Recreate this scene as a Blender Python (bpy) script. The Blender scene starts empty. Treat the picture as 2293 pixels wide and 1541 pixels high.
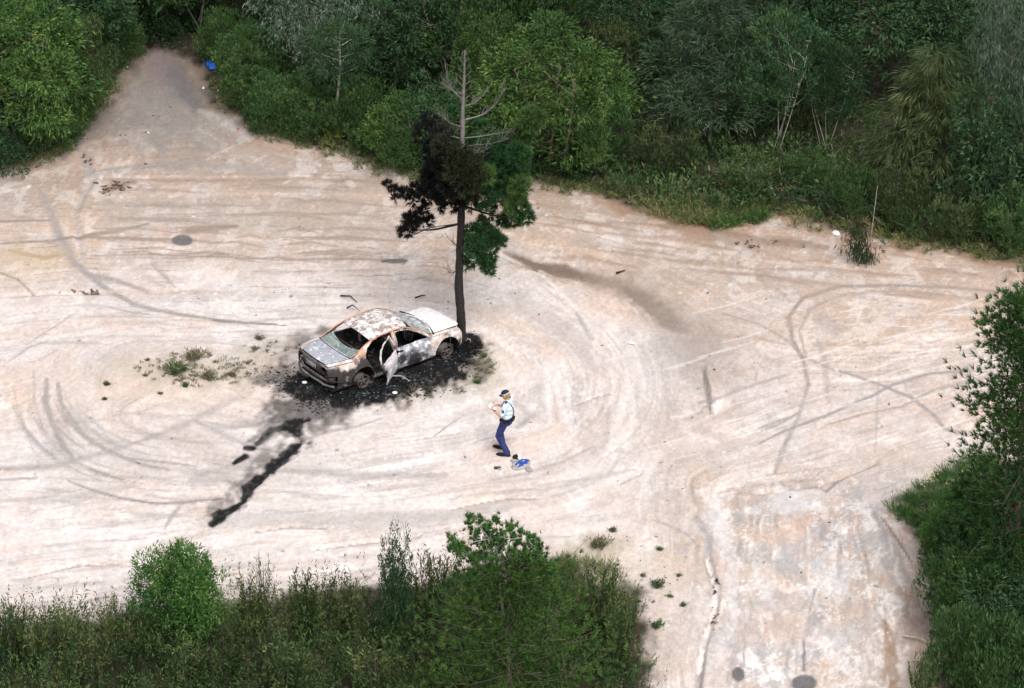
import bpy, math, random
import numpy as np
from mathutils import Vector, Matrix

SC = bpy.context.scene
COL = SC.collection
R = math.radians
rng = np.random.default_rng(11)
random.seed(5)

# ------------------------------------------------------------------ camera
PITCH, DIST, FPX, PW, PH = R(29.0), 110.0, 9900.0, 2293.0, 1541.0
CAMP = np.array([0.0, -DIST * math.cos(PITCH), DIST * math.sin(PITCH)])
FWD = np.array([0.0, math.cos(PITCH), -math.sin(PITCH)])
UPV = np.array([0.0, math.sin(PITCH), math.cos(PITCH)])
cd = bpy.data.cameras.new('camera')
cd.sensor_width = 36.0
cd.lens = 36.0 * FPX / PW
cd.clip_start = 1.0
cd.clip_end = 3000.0
cam = bpy.data.objects.new('camera', cd)
cam.location = CAMP
cam.rotation_euler = (R(90) - PITCH, 0, 0)
COL.objects.link(cam)
SC.camera = cam

# ------------------------------------------------------------------ light: bright overcast
SUN_EL, SUN_AZ = R(56), R(158)
w = bpy.data.worlds.new('World')
SC.world = w
w.use_nodes = True
nt = w.node_tree
nt.nodes.clear()
sky = nt.nodes.new('ShaderNodeTexSky')
sky.sky_type = 'NISHITA'
sky.sun_disc = False
sky.sun_elevation = SUN_EL
sky.sun_rotation = SUN_AZ
sky.dust_density = 4.0
hs = nt.nodes.new('ShaderNodeHueSaturation')
hs.inputs['Saturation'].default_value = 0.32
bg = nt.nodes.new('ShaderNodeBackground')
bg.inputs['Strength'].default_value = 0.15
wo = nt.nodes.new('ShaderNodeOutputWorld')
nt.links.new(sky.outputs[0], hs.inputs['Color'])
nt.links.new(hs.outputs[0], bg.inputs['Color'])
nt.links.new(bg.outputs[0], wo.inputs['Surface'])
sd = bpy.data.lights.new('sun', 'SUN')
sd.energy = 1.5
sd.angle = R(26)
sd.color = (1.0, 0.96, 0.9)
sun = bpy.data.objects.new('sun', sd)
# sky sun_rotation is measured clockwise from +Y
sdir = Vector((math.sin(SUN_AZ) * math.cos(SUN_EL), math.cos(SUN_AZ) * math.cos(SUN_EL), math.sin(SUN_EL)))
sun.rotation_euler = sdir.to_track_quat('Z', 'Y').to_euler()
COL.objects.link(sun)
vs = SC.view_settings
vs.view_transform = 'Standard'
vs.look = 'None'
vs.exposure = 0.42
vs.gamma = 1.0
vs.use_curve_mapping = False
SC.cycles.max_bounces = 5
SC.cycles.diffuse_bounces = 3
SC.cycles.transparent_max_bounces = 6

# ------------------------------------------------------------------ helpers
def gpt(px, py, z=0.0):
    """the point of height z seen at a place in the picture"""
    d = FWD + np.array([1.0, 0, 0]) * ((px - PW / 2) / FPX) - UPV * ((py - PH / 2) / FPX)
    t = (z - CAMP[2]) / d[2]
    return CAMP + d * t

def proj(P):
    v = P - CAMP
    dep = v @ FWD
    return PW / 2 + FPX * v[..., 0] / dep, PH / 2 - FPX * (v @ UPV) / dep

def scale_at(px, py):
    return FPX / float((gpt(px, py) - CAMP) @ FWD)

def tag(o, label=None, cat=None, group=None, kind=None):
    if label: o['label'] = label
    if cat: o['category'] = cat
    if group: o['group'] = group
    if kind: o['kind'] = kind
    return o

def empty(name, loc, rz=0.0):
    o = bpy.data.objects.new(name, None)
    o.empty_display_size = 0.2
    o.location = loc
    o.rotation_euler = (0, 0, rz)
    COL.objects.link(o)
    return o

class MB:
    def __init__(s):
        s.v = []; s.f = []; s.n = 0; s.t = []
    def add(s, verts, faces, tint=0.5):
        verts = np.asarray(verts, float)
        s.v.append(verts)
        s.f.extend([tuple(i + s.n for i in f) for f in faces])
        s.t.append(np.full(len(verts), tint) if np.isscalar(tint) else np.asarray(tint))
        s.n += len(verts)
    def tube(s, path, radii, seg=8, tint=0.5, cap=True):
        P = np.asarray(path, float)
        n = len(P)
        rr = np.full(n, radii, float) if np.isscalar(radii) else np.asarray(radii, float)
        T = np.gradient(P, axis=0)
        T /= np.linalg.norm(T, axis=1)[:, None] + 1e-9
        ref = np.array([0, 0, 1.0]) if abs(T[0][2]) < 0.9 else np.array([1.0, 0, 0])
        V = []
        for i in range(n):
            a = np.cross(T[i], ref); a /= np.linalg.norm(a) + 1e-9
            b = np.cross(a, T[i]); ref = b
            an = np.arange(seg) * 2 * math.pi / seg
            V.append(P[i] + rr[i] * (np.cos(an)[:, None] * a + np.sin(an)[:, None] * b))
        V = np.concatenate(V)
        F = [(i * seg + j, i * seg + (j + 1) % seg, (i + 1) * seg + (j + 1) % seg, (i + 1) * seg + j) for i in range(n - 1) for j in range(seg)]
        if cap:
            F.append(tuple(range(seg))[::-1]); F.append(tuple(range((n - 1) * seg, n * seg)))
        s.add(V, F, tint)
    def box(s, c, size, rot=None, tint=0.5):
        c = np.array(c, float); h = np.array(size, float) / 2
        V = np.array([[x, y, z] for x in (-1, 1) for y in (-1, 1) for z in (-1, 1)], float) * h
        if rot is not None: V = V @ np.array(rot).T
        s.add(V + c, [(0, 1, 3, 2), (4, 6, 7, 5), (0, 4, 5, 1), (2, 3, 7, 6), (0, 2, 6, 4), (1, 5, 7, 3)], tint)
    def ell(s, c, r, seg=12, rings=8, rot=None, tint=0.5):
        V = [[0, 0, 1.0]]
        for i in range(1, rings):
            th = math.pi * i / rings
            for j in range(seg):
                ph = 2 * math.pi * j / seg
                V.append([math.sin(th) * math.cos(ph), math.sin(th) * math.sin(ph), math.cos(th)])
        V.append([0, 0, -1.0])
        V = np.array(V) * np.array(r, float)
        if rot is not None: V = V @ np.array(rot).T
        F = [(0, 1 + j, 1 + (j + 1) % seg) for j in range(seg)]
        for i in range(rings - 2):
            for j in range(seg):
                a = 1 + i * seg + j; b = 1 + i * seg + (j + 1) % seg
                F.append((a, a + seg, b + seg, b))
        L = len(V) - 1; o = 1 + (rings - 2) * seg
        F += [(L, o + (j + 1) % seg, o + j) for j in range(seg)]
        s.add(V + np.array(c, float), F, tint)
    def grid(s, P, tint=0.5, mask=None):
        """P: n x m x 3"""
        n, m = P.shape[:2]
        F = [(i * m + j, i * m + j + 1, (i + 1) * m + j + 1, (i + 1) * m + j) for i in range(n - 1) for j in range(m - 1) if mask is None or mask[i, j]]
        s.add(P.reshape(-1, 3), F, tint)
    def mesh(s, name, mat, smooth=True, tint=True):
        me = bpy.data.meshes.new(name)
        V = np.concatenate(s.v) if s.v else np.zeros((0, 3))
        me.from_pydata(V.tolist(), [], s.f)
        if tint:
            a = me.attributes.new('tint', 'FLOAT', 'POINT'); a.data.foreach_set('value', np.concatenate(s.t).astype(np.float32))
        if smooth: me.polygons.foreach_set('use_smooth', [True] * len(me.polygons))
        if mat: me.materials.append(mat)
        me.update()
        return me
    def build(s, name, mat, parent=None, smooth=True, loc=None):
        o = bpy.data.objects.new(name, s.mesh(name, mat, smooth))
        if parent is not None: o.parent = parent
        if loc is not None: o.location = loc
        COL.objects.link(o)
        return o

def fast_mesh(name, V, F, tint, mat, smooth=False):
    """V: N x 3, F: M x k (all the same k)"""
    me = bpy.data.meshes.new(name)
    k = F.shape[1]
    me.vertices.add(len(V)); me.vertices.foreach_set('co', V.astype(np.float32).ravel())
    me.loops.add(F.size); me.loops.foreach_set('vertex_index', F.astype(np.int32).ravel())
    me.polygons.add(len(F)); me.polygons.foreach_set('loop_start', np.arange(0, F.size, k, dtype=np.int32))
    if smooth: me.polygons.foreach_set('use_smooth', np.ones(len(F), bool))
    me.update(calc_edges=True)
    if tint is not None:
        a = me.attributes.new('tint', 'FLOAT', 'POINT'); a.data.foreach_set('value', np.asarray(tint, np.float32))
    if mat: me.materials.append(mat)
    return me

def link(name, me, parent=None, loc=None):
    o = bpy.data.objects.new(name, me)
    if parent is not None: o.parent = parent
    if loc is not None: o.location = loc
    COL.objects.link(o)
    return o

def vnoise(x, y, seed=0, octaves=3, gain=0.5):
    """smooth value noise in 0..1 (cell = 1 unit)"""
    r = np.random.default_rng(seed)
    T = r.random((64, 64))
    out = 0; amp = 1.0; tot = 0
    for o in range(octaves):
        xi = np.floor(x).astype(int); yi = np.floor(y).astype(int)
        fx = x - xi; fy = y - yi
        fx = fx * fx * (3 - 2 * fx); fy = fy * fy * (3 - 2 * fy)
        a = T[xi % 64, yi % 64]; b = T[(xi + 1) % 64, yi % 64]; c = T[xi % 64, (yi + 1) % 64]; d = T[(xi + 1) % 64, (yi + 1) % 64]
        out = out + amp * ((a * (1 - fx) + b * fx) * (1 - fy) + (c * (1 - fx) + d * fx) * fy)
        tot += amp; amp *= gain; x = x * 2.03 + 17.3; y = y * 2.03 + 9.1
    return out / tot

def sst(a, b, x):
    t = np.clip((x - a) / (b - a), 0, 1)
    return t * t * (3 - 2 * t)

# ------------------------------------------------------------------ materials
def mat_new(name, rough=0.8, spec=0.2):
    m = bpy.data.materials.new(name); m.use_nodes = True
    b = m.node_tree.nodes['Principled BSDF']
    b.inputs['Roughness'].default_value = rough
    b.inputs['Specular IOR Level'].default_value = spec
    return m, m.node_tree, b

def nnode(nt, typ, **kw):
    n = nt.nodes.new(typ)
    for k, v in kw.items(): setattr(n, k, v)
    return n

def mixc(nt, fac, a, b, blend='MIX'):
    n = nt.nodes.new('ShaderNodeMix'); n.data_type = 'RGBA'; n.blend_type = blend
    for i, s in ((0, fac), (6, a), (7, b)):
        if hasattr(s, 'is_linked'): nt.links.new(s, n.inputs[i])
        elif i == 0: n.inputs[0].default_value = s
        else: n.inputs[i].default_value = (*s, 1)
    return n.outputs[2]

def ramp(nt, src, stops):
    n = nt.nodes.new('ShaderNodeValToRGB')
    cr = n.color_ramp
    while len(cr.elements) < len(stops): cr.elements.new(0.5)
    for e, (p, c) in zip(cr.elements, stops):
        e.position = p; e.color = (c, c, c, 1) if np.isscalar(c) else (*c, 1)
    nt.links.new(src, n.inputs[0])
    return n.outputs[0]

def noise(nt, scale, detail=4, rough=0.55, coord='Object', stretch=None, dist=0.0):
    tc = nt.nodes.new('ShaderNodeTexCoord')
    n = nt.nodes.new('ShaderNodeTexNoise')
    n.inputs['Scale'].default_value = scale; n.inputs['Detail'].default_value = detail
    n.inputs['Roughness'].default_value = rough; n.inputs['Distortion'].default_value = dist
    if stretch:
        mp = nt.nodes.new('ShaderNodeMapping'); mp.inputs['Scale'].default_value = stretch
        nt.links.new(tc.outputs[coord], mp.inputs[0]); nt.links.new(mp.outputs[0], n.inputs['Vector'])
    else:
        nt.links.new(tc.outputs[coord], n.inputs['Vector'])
    return n.outputs['Fac']

def bump(nt, b, src, strength=0.4, dist=0.02):
    n = nt.nodes.new('ShaderNodeBump'); n.inputs['Strength'].default_value = strength; n.inputs['Distance'].default_value = dist
    nt.links.new(src, n.inputs['Height']); nt.links.new(n.outputs[0], b.inputs['Normal'])

def simple_mat(name, col, rough=0.8, var=0.25, scale=8.0, metal=0.0, spec=0.2):
    m, nt, b = mat_new(name, rough, spec)
    f = noise(nt, scale, 4)
    f = ramp(nt, f, [(0.3, 0.0), (0.7, 1.0)])
    c2 = tuple(c * (1 - var) for c in col); c1 = tuple(min(1, c * (1 + var)) for c in col)
    nt.links.new(mixc(nt, f, c2, c1), b.inputs['Base Color'])
    b.inputs['Metallic'].default_value = metal
    return m

def leaf_mat(name, c0, c1, c2=None, trans=0.25, rough=0.55):
    """three leaf colours picked by each leaf's own random tint, and a slow drift between clumps"""
    m, nt, b = mat_new(name, rough, 0.25)
    at = nnode(nt, 'ShaderNodeAttribute', attribute_name='tint')
    n = nnode(nt, 'ShaderNodeValToRGB')
    cr = n.color_ramp
    c2 = c2 or c1
    cr.elements[0].position = 0.0; cr.elements[0].color = (*c0, 1)
    cr.elements[1].position = 1.0; cr.elements[1].color = (*c2, 1)
    e = cr.elements.new(0.6); e.color = (*c1, 1)
    nt.links.new(at.outputs['Fac'], n.inputs[0])
    oi = nnode(nt, 'ShaderNodeObjectInfo')
    hsv = nnode(nt, 'ShaderNodeHueSaturation')
    mr = nnode(nt, 'ShaderNodeMapRange'); mr.inputs['To Min'].default_value = 0.78; mr.inputs['To Max'].default_value = 1.2
    nt.links.new(oi.outputs['Random'], mr.inputs['Value'])
    nt.links.new(mr.outputs[0], hsv.inputs['Value'])
    nt.links.new(n.outputs[0], hsv.inputs['Color'])
    nt.links.new(hsv.outputs[0], b.inputs['Base Color'])
    tr = nnode(nt, 'ShaderNodeBsdfTranslucent')
    nt.links.new(hsv.outputs[0], tr.inputs['Color'])
    ms = nnode(nt, 'ShaderNodeMixShader'); ms.inputs[0].default_value = trans
    out = nt.nodes['Material Output']
    nt.links.new(b.outputs[0], ms.inputs[1]); nt.links.new(tr.outputs[0], ms.inputs[2]); nt.links.new(ms.outputs[0], out.inputs['Surface'])
    return m
# ================================================================== GROUND
def axis(lo, hi, step, far_lo, far_hi):
    a = [lo]
    s = step
    left = []
    x = lo
    while x > far_lo:
        s *= 1.5; x -= s; left.append(x)
    mid = list(np.arange(lo, hi + step / 2, step))
    s = step; x = mid[-1]; right = []
    while x < far_hi:
        s *= 1.5; x += s; right.append(x)
    return np.array(left[::-1] + mid + right), len(left), len(mid)

GX, gx0, gxn = axis(-15.4, 15.4, 0.045, -600, 600)
GY, gy0, gyn = axis(-17.5, 21.0, 0.061, -200, 900)
XX, YY = np.meshgrid(GX, GY)          # rows = y
PTS = np.stack([XX, YY, np.zeros_like(XX)], -1)
depth = (PTS - CAMP) @ FWD
okp = depth > 20
PXX, PYY = proj(PTS)
PXX = np.where(okp, PXX, 1e5); PYY = np.where(okp, PYY, 1e5)
N1 = vnoise(XX * 1.1, YY * 0.8, 1, 4)
N2 = vnoise(XX * 4.0 + 3, YY * 2.6, 2, 3)
N3 = vnoise(XX * 11, YY * 7, 3, 2)
N4 = vnoise(XX * 0.35, YY * 0.3, 4, 3)

# ---- direction the rock is scraped in, from hints (place, direction) read along the tracks
HINTS = [(100,450,1,0),(400,450,1,.02),(700,480,1,.03),(600,560,1,0),(300,620,1,.03),(900,600,1,.02),(100,700,1,-.1),(400,720,1,0),(700,700,1,.05),
 (150,860,.1,1),(150,930,.35,1),(50,1050,1,-.08),(300,1050,1,.3),(500,1120,1,.02),(100,1250,1,-.12),(400,1200,1,-.2),(700,1200,1,-.12),(900,1000,1,-.15),
 (900,1150,1,-.1),(1000,1250,1,-.2),(300,850,1,-.5),(450,950,1,.3),(1100,600,1,.35),(1200,700,1,.7),(1300,800,.7,1),(1390,900,.1,1),(1370,1010,-.4,1),(1250,1080,-1,.3),
 (1150,950,1,-.3),(1050,1080,1,-.15),(1200,450,1,.1),(1500,540,1,.15),(1800,560,1,.1),(2100,620,1,.1),(1400,640,1,.55),(1500,720,.8,1),(1550,850,.3,1),(1700,700,1,.3),
 (1900,800,1,0),(2100,850,1,-.15),(1800,950,1,-.45),(1600,1000,1,-.3),(1500,1150,.3,1),(1700,1200,.1,1),(1850,1300,0,1),(1650,1450,0,1),(1950,1450,.1,1),(2000,1250,.4,1),
 (1800,1080,1,-.1),(1350,1200,1,-.2),(300,250,.2,-1),(350,330,1,-.1),(500,280,1,.6),(2100,1000,1,-.3),(1300,560,1,.3),(20,600,1,-.1),(20,850,1,-.2),(950,480,1,0),(1250,900,.3,1),(1150,1180,1,-.12)]
ax = np.zeros(XX.shape); ay = np.zeros(XX.shape)
for (hx, hy, dx, dy) in HINTS:
    a = gpt(hx, hy); b = gpt(hx + dx * 8, hy + dy * 8)
    th = 2 * math.atan2(b[1] - a[1], b[0] - a[0])
    w_ = 1.0 / (((PXX - hx) / 100) ** 2 + ((PYY - hy) / 70) ** 2 + 0.15) ** 2
    ax += w_ * math.cos(th); ay += w_ * math.sin(th)
TH = 0.5 * np.arctan2(ay, ax)
TH = TH + (N1 - 0.5) * 0.5
ux, uy = np.cos(TH) / 0.045, np.sin(TH) / 0.061      # cells per metre

def lic(field, length, nstep):
    ny, nx = field.shape
    acc = field.copy(); 
    I0, J0 = np.meshgrid(np.arange(ny), np.arange(nx), indexing='ij')
    for sgn in (1, -1):
        fi = I0.astype(np.float32); fj = J0.astype(np.float32)
        h = length / nstep * sgn
        for k in range(nstep):
            ii = np.clip(fi.astype(int), 0, ny - 1); jj = np.clip(fj.astype(int), 0, nx - 1)
            fj = fj + h * ux[ii, jj]; fi = fi + h * uy[ii, jj]
            ii = np.clip(fi.astype(int), 0, ny - 1); jj = np.clip(fj.astype(int), 0, nx - 1)
            acc = acc + field[ii, jj]
    acc = acc - acc.mean(); acc /= acc.std() + 1e-9
    return acc

def blur(f, n):
    for _ in range(n):
        f = (f + np.roll(f, 1, 0) + np.roll(f, -1, 0) + np.roll(f, 1, 1) + np.roll(f, -1, 1)) / 5
    return f
S1 = lic(rng.random(XX.shape), 0.8, 16)
S2 = lic(blur(rng.random(XX.shape), 6), 2.2, 30)
S4 = lic((rng.random(XX.shape) < .0035).astype(float), .42, 14)
S5 = lic((rng.random(XX.shape) < .003).astype(float), .28, 10)
S3 = lic(blur(rng.random(XX.shape), 30), 3.5, 24)

# ---- marks
def stroke(pts, width, soft=0.5, rag=0.35, closed=False):
    """0..1 mask of a polyline of picture places; width in picture pixels at both ends or all along"""
    P = np.array(pts, float)
    mw = np.max(width) * 1.8 + 14
    sel = (PXX > P[:, 0].min() - mw) & (PXX < P[:, 0].max() + mw) & (PYY > P[:, 1].min() - mw) & (PYY < P[:, 1].max() + mw)
    out = np.zeros(XX.shape)
    if not sel.any(): return out
    x = PXX[sel]; y = PYY[sel] 
    best = np.full(x.shape, 1e9); bw = np.full(x.shape, 1.0)
    W = np.full(len(P), width, float) if np.isscalar(width) else np.interp(np.linspace(0, 1, len(P)), np.linspace(0, 1, len(width)), width)
    for i in range(len(P) - 1):
        a, b = P[i], P[i + 1]; d = b - a; L2 = d @ d + 1e-6
        t = np.clip(((x - a[0]) * d[0] + (y - a[1]) * d[1]) / L2, 0, 1)
        dd = np.hypot(x - a[0] - t * d[0], (y - a[1] - t * d[1]) * 1.3)
        m = dd < best
        best[m] = dd[m]; bw[m] = (W[i] + (W[i + 1] - W[i]) * t)[m]
    q = best / (bw * 0.5) + (N2[sel] - 0.5) * rag * 2 + (N3[sel] - 0.5) * rag
    out[sel] = 1 - sst(1 - soft, 1 + soft, q)
    return out

def spot(cx, cy, rx, ry, soft=0.4, rag=0.6, rot=0.0):
    x = PXX - cx; y = PYY - cy
    c, s_ = math.cos(R(rot)), math.sin(R(rot))
    q = np.hypot((x * c + y * s_) / rx, (-x * s_ + y * c) / ry) + (N2 - 0.5) * rag + (N1 - 0.5) * rag * 0.6
    return 1 - sst(1 - soft, 1 + soft, q)

def poly_inside(poly):
    P = np.array(poly, float); x, y = PXX, PYY
    ins = np.zeros(XX.shape, bool); dist = np.full(XX.shape, 1e9)
    for i in range(len(P)):
        a, b = P[i], P[(i + 1) % len(P)]
        c = ((a[1] > y) != (b[1] > y)) & (x < (b[0] - a[0]) * (y - a[1]) / (b[1] - a[1] + 1e-9) + a[0])
        ins ^= c
        d = b - a; t = np.clip(((x - a[0]) * d[0] + (y - a[1]) * d[1]) / (d @ d + 1e-6), 0, 1)
        dist = np.minimum(dist, np.hypot(x - a[0] - t * d[0], (y - a[1] - t * d[1]) * 1.6))
    return np.where(ins, dist, -dist)

CLEAR = [(-400,400),(0,368),(130,345),(190,280),(215,230),(262,180),(300,120),(345,88),(400,105),(450,150),(500,220),(580,290),(700,325),(860,375),(960,395),(1190,398),
 (1330,420),(1480,470),(1600,495),(1760,480),(1900,515),(2100,550),(2293,578),(2700,600),(2700,1000),(2200,1050),(2030,1110),(2060,1230),(2110,1360),(2090,1480),(2110,1700),
 (1440,1700),(1450,1480),(1420,1330),(1250,1260),(1020,1290),(900,1310),(700,1330),(480,1360),(200,1390),(0,1420),(-400,1450)]
SD = poly_inside(CLEAR)
litter = 1 - sst(-22, 26, SD + (N1 - 0.5) * 90 + (N2 - 0.5) * 40)

def lay(base, col, m):  # blend a colour in
    m = np.clip(m, 0, 1)[..., None]
    return base * (1 - m) + np.array(col) * m

white = np.array([0.715, 0.645, 0.625]); tan = np.array([0.61, 0.465, 0.365]); 
# how pink or tan the rock is, by region
tanm = np.zeros(XX.shape)
tanm = np.maximum(tanm, 0.8 * (1 - sst(560, 720, PYY - (PXX - 300) * 0.0 + (N1 - .5) * 160)) * (1 - sst(1000, 1200, PXX)))
tanm = np.maximum(tanm, 0.95 * sst(-60, 120, (PXX - 1080) * 0.62 - (PYY - 560) * 1.0 + (N1 - .5) * 120) * (1 - sst(700, 980, PYY)))
tanm = np.maximum(tanm, 0.5 * sst(1380, 1560, PXX))
tanm = np.maximum(tanm, 0.17 + 0 * XX)
tanm = np.clip(tanm + (N4 - 0.5) * 0.9 + (N1 - 0.5) * 0.5 + S3 * 0.11, 0, 1)
C = white * (1 - tanm[..., None]) + tan * tanm[..., None]
# upper rock is a little darker than the scraped middle
dk = (1 - sst(380, 760, PYY + (N1 - .5) * 120)) * 0.36 + 0.13 * sst(1380, 1600, PXX)
C = C * (1 - dk[..., None])
# streaks
amp = 0.7 + 0.95 * (1 - sst(560, 700, PYY)) * (1 - sst(900, 1200, PXX))
brk = sst(.35, .65, vnoise(XX * .9 + 5, YY * .7, 9, 3)); brk2 = sst(.35, .65, vnoise(XX * 1.3 + 25, YY * 1.1, 10, 3))
calm = 1 - 0.65 * np.exp(-(((PXX - 1480) / 190) ** 2 + ((PYY - 1000) / 170) ** 2))
C = lay(C, (0.37, 0.305, 0.27), np.clip((0.62 * sst(0.6, 2.4, S1) * (.15 + .85 * brk) + 0.75 * sst(0.9, 2.4, S2) * brk2) * amp, 0, 0.85) * calm)
C = lay(C, (0.82, 0.77, 0.74), (0.42 * sst(0.6, 2.1, -S1) * (.15 + .85 * brk2) + 0.30 * sst(0.8, 2.0, -S2) * brk) * calm * (.35 + .65 * sst(520, 760, PYY)))
C = lay(C, (0.30, 0.245, 0.215), .7 * sst(.8, 3.2, S4) * (.35 + .65 * brk2) * amp * calm)
C = lay(C, (0.88, 0.84, 0.82), .32 * sst(1.0, 3.4, S5) * calm * sst(560, 760, PYY))
C = lay(C, (0.47, 0.42, 0.40), 0.45 * sst(0.2, 1.8, S3 + (N1 - .5)))
C = lay(C, (0.62, 0.43, 0.32), 0.40 * sst(0.6, 1.8, -S3 + (N4 - .5) * 2))

wq = (N1 - .5) * 2.5; fl1 = vnoise(XX * 2.3 + 40 + wq, YY * 1.5 + wq, 61, 6, .68); fl2 = vnoise(XX * 3.6 + 11 - wq, YY * 2.0 + wq, 62, 6, .7); fl3 = vnoise(XX * 1.7 + 7 + wq, YY * 1.2 + 3 - wq, 63, 6, .66)
road = sst(1520, 1720, PXX + (N1 - .5) * 160 + (N2 - .5) * 60) * sst(1030, 1180, PYY + (N1 - .5) * 160 + (N2 - .5) * 60) * (1 - sst(1920, 2080, PXX + (N1 - .5) * 120))
gen = 0.30 + 0.25 * (N1 - .5) + 0 * XX
C = lay(C, (0.78, 0.73, 0.71), np.clip(gen * 1.1 + .5 * road, 0, .85) * sst(.52, .60, fl1))
C = lay(C, (0.42, 0.39, 0.385), np.clip(gen * .8 + .62 * road, 0, .8) * sst(.54, .62, fl2))
C = lay(C, (0.60, 0.43, 0.335), np.clip(gen * .45 + .22 * road, 0, .75) * sst(.555, .60, fl3))
C = lay(C, (0.86, 0.82, 0.80), np.clip(.6 * road + .25, 0, .8) * sst(.012, .0, np.abs(fl3 - .56)))
C = lay(C, (0.28, 0.25, 0.24), np.clip(.5 * road + .12, 0, .7) * sst(.010, .0, np.abs(fl2 - .565)) * sst(.45, .6, N1))
C = C * np.clip(1 - (.032 * np.clip(S1, -2.2, 2.6) + .030 * np.clip(S2, -2, 2.5)) * (.3 + 1.0 * brk) + .14 * (N3 - .5) + .16 * (N2 - .5), .5, 1.25)[..., None]
ledge_list = []
GREY = (0.335, 0.30, 0.285); BROWN = (0.20, 0.15, 0.115); 
def track(pts, w_, a, col=GREY, **k):
    global C
    C = lay(C, col, min(1, a * 1.45) * stroke(pts, w_, **k) * (0.65 + 0.7 * N3) * (0.7 + 0.6 * N2))
# worn arcs where cars have swung round
for k in range(16):
    rx, ry = 270 + k * 9 + rng.random() * 12, 150 + k * 7 + rng.random() * 10
    t0 = rng.random() * .5; t1 = t0 + .4 + rng.random() * 1.0
    track([(430 - rx * math.cos(t), 860 + ry * math.sin(t)) for t in np.linspace(t0, t1, 9)], [1, 5 + rng.random() * 9, 6, 1], .28 + .3 * rng.random(), ((.36,.33,.32), (.45,.41,.39), (.29,.27,.265))[k % 3], soft=.7)
for k in range(22):
    rx, ry = 400 + k * 11 + rng.random() * 12, 170 + k * 6.5 + rng.random() * 10
    t0 = -.9 + rng.random() * 1.0; t1 = t0 + .3 + rng.random() * .9
    track([(870 + rx * math.cos(t), 860 + ry * math.sin(t)) for t in np.linspace(t0, t1, 9)], [1, 4 + rng.random() * 8, 5, 1], .16 + .2 * rng.random(), ((.80,.75,.72), (.45,.40,.375), (.42,.37,.345))[k % 3], soft=.7)
# brown damp hollow right of the pine
track([(1150,568),(1200,588),(1260,603),(1335,622)], [6,20,30,14], .85, (.17,.125,.095), soft=.6, rag=.9)
track([(1130,560),(1200,590),(1260,605),(1330,620),(1380,632),(1420,650),(1470,690),(1510,720)], [10,26,34,34,36,52,34], .55, BROWN, soft=.9, rag=.7)
track([(1400,640),(1440,668),(1490,705),(1530,735)], [12,30,40,14], .8, (.17,.12,.09), soft=.6, rag=.9)
track([(1440,670),(1500,705),(1540,730)], [40,55,25], .5, BROWN, soft=.9)
track([(1330,620),(1450,650),(1560,760),(1600,830)], [50,130,150,80], .34, (.33,.265,.225), soft=.9)
track([(1490,770),(1540,800),(1560,860)], [70,90,50], .35, GREY, soft=.9)
track([(1575,820),(1585,870),(1592,920)], [10,12,5], .75, (.2,.17,.15))
track([(1565,900),(1620,885),(1700,855),(1760,838)], [9,9,6], .5)
track([(1560,925),(1600,895)], [6,8], .5)
# right: swing of two parallel tyre tracks
track([(2293,660),(2150,648),(2000,638),(1880,640),(1800,665),(1765,710),(1775,760),(1800,810),(1810,860)], [8,9,10,11,10,8], .78, (.34,.28,.245))
track([(2293,690),(2150,668),(2000,650),(1900,655),(1815,690),(1790,740),(1805,800)], [6,8,8,8,6], .45, (.34,.28,.245))
track([(2170,830),(2080,838),(2000,860),(1930,895),(1850,930),(1760,960),(1700,990)], [8,9,9,8,6], .78)
track([(2170,858),(2090,875),(2020,910),(1940,925),(1850,950)], [7,8,7,5], .5)
track([(1880,830),(1960,855),(2040,890),(2090,930),(2115,960),(2160,975)], [6,8,9,9,8], .78)
track([(1620,700),(1700,725),(1760,760),(1800,800),(1870,830)], [6,7,8,8,6], .5, (.34,.28,.245))
track([(1700,955),(1750,935),(1790,920)], [6,8,6], .6)
track([(1810,860),(1790,925),(1750,1010),(1735,1060)], [6,8,12,8], .55)
track([(1830,760),(1845,800),(1850,850),(1855,900)], [6,18,14,8], .35)
track([(1970,800),(1965,900),(1960,1010)], 5, .3)
track([(1840,720),(1870,740),(1900,735)], [40,50,20], .35)
track([(2100,700),(2200,690),(2293,720)], [5,6,6], .4)
for (a, b) in (((1600,750),(1760,770)),((1350,520),(1650,560)),((1450,500),(1800,590)),((1500,600),(1900,640)),((1250,500),(1500,505)),((1700,600),(2050,620)),((1150,460),(1400,480))):
    track([a, ((a[0]+b[0])/2, (a[1]+b[1])/2 - 6), b], [6,13,6], .4, (.34,.25,.20), soft=.8)
track([(1480,505),(1600,515),(1700,540),(1760,545),(1850,555)], [12,16,22,30,14], .5, (.24,.17,.13), soft=.8)
# left
track([(85,420),(110,470),(135,530),(165,590),(200,615),(260,625),(330,650)], [10,22,22,18,14,10], .78, (.36,.31,.285), soft=.7)
track([(170,590),(230,640),(300,680),(400,705),(500,718),(620,725)], [12,14,12,9,5], .78)
track([(480,716),(640,728)], [8,3], .6, (.2,.19,.19))
track([(230,450),(250,490),(270,540),(300,600),(370,640)], [18,30,22,18,6], .35, (.4,.355,.33), soft=.8)
track([(340,590),(370,615),(392,640)], [6,12,4], .5)
track([(250,690),(300,700),(340,704)], [4,8,3], .5)
track([(180,390),(300,375),(430,370),(540,378),(640,396)], [5,12,18,24,14], .55, (.34,.31,.29), soft=.8)
track([(230,400),(400,400),(560,402),(650,398),(760,402),(880,415)], [3,6,5,6,4], .6, (.30,.22,.17))
track([(185,340),(195,370),(210,400),(190,440),(165,480),(180,540),(190,590)], [16,26,20,12,10,8], .5, (.42,.375,.36), soft=.8)
track([(240,430),(265,420),(295,408)], [10,16,12], .65, (.26,.19,.15), rag=1.2)
track([(0,545),(120,540),(250,520),(330,500)], [5,8,12,8], .6, (.27,.23,.20))
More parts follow.
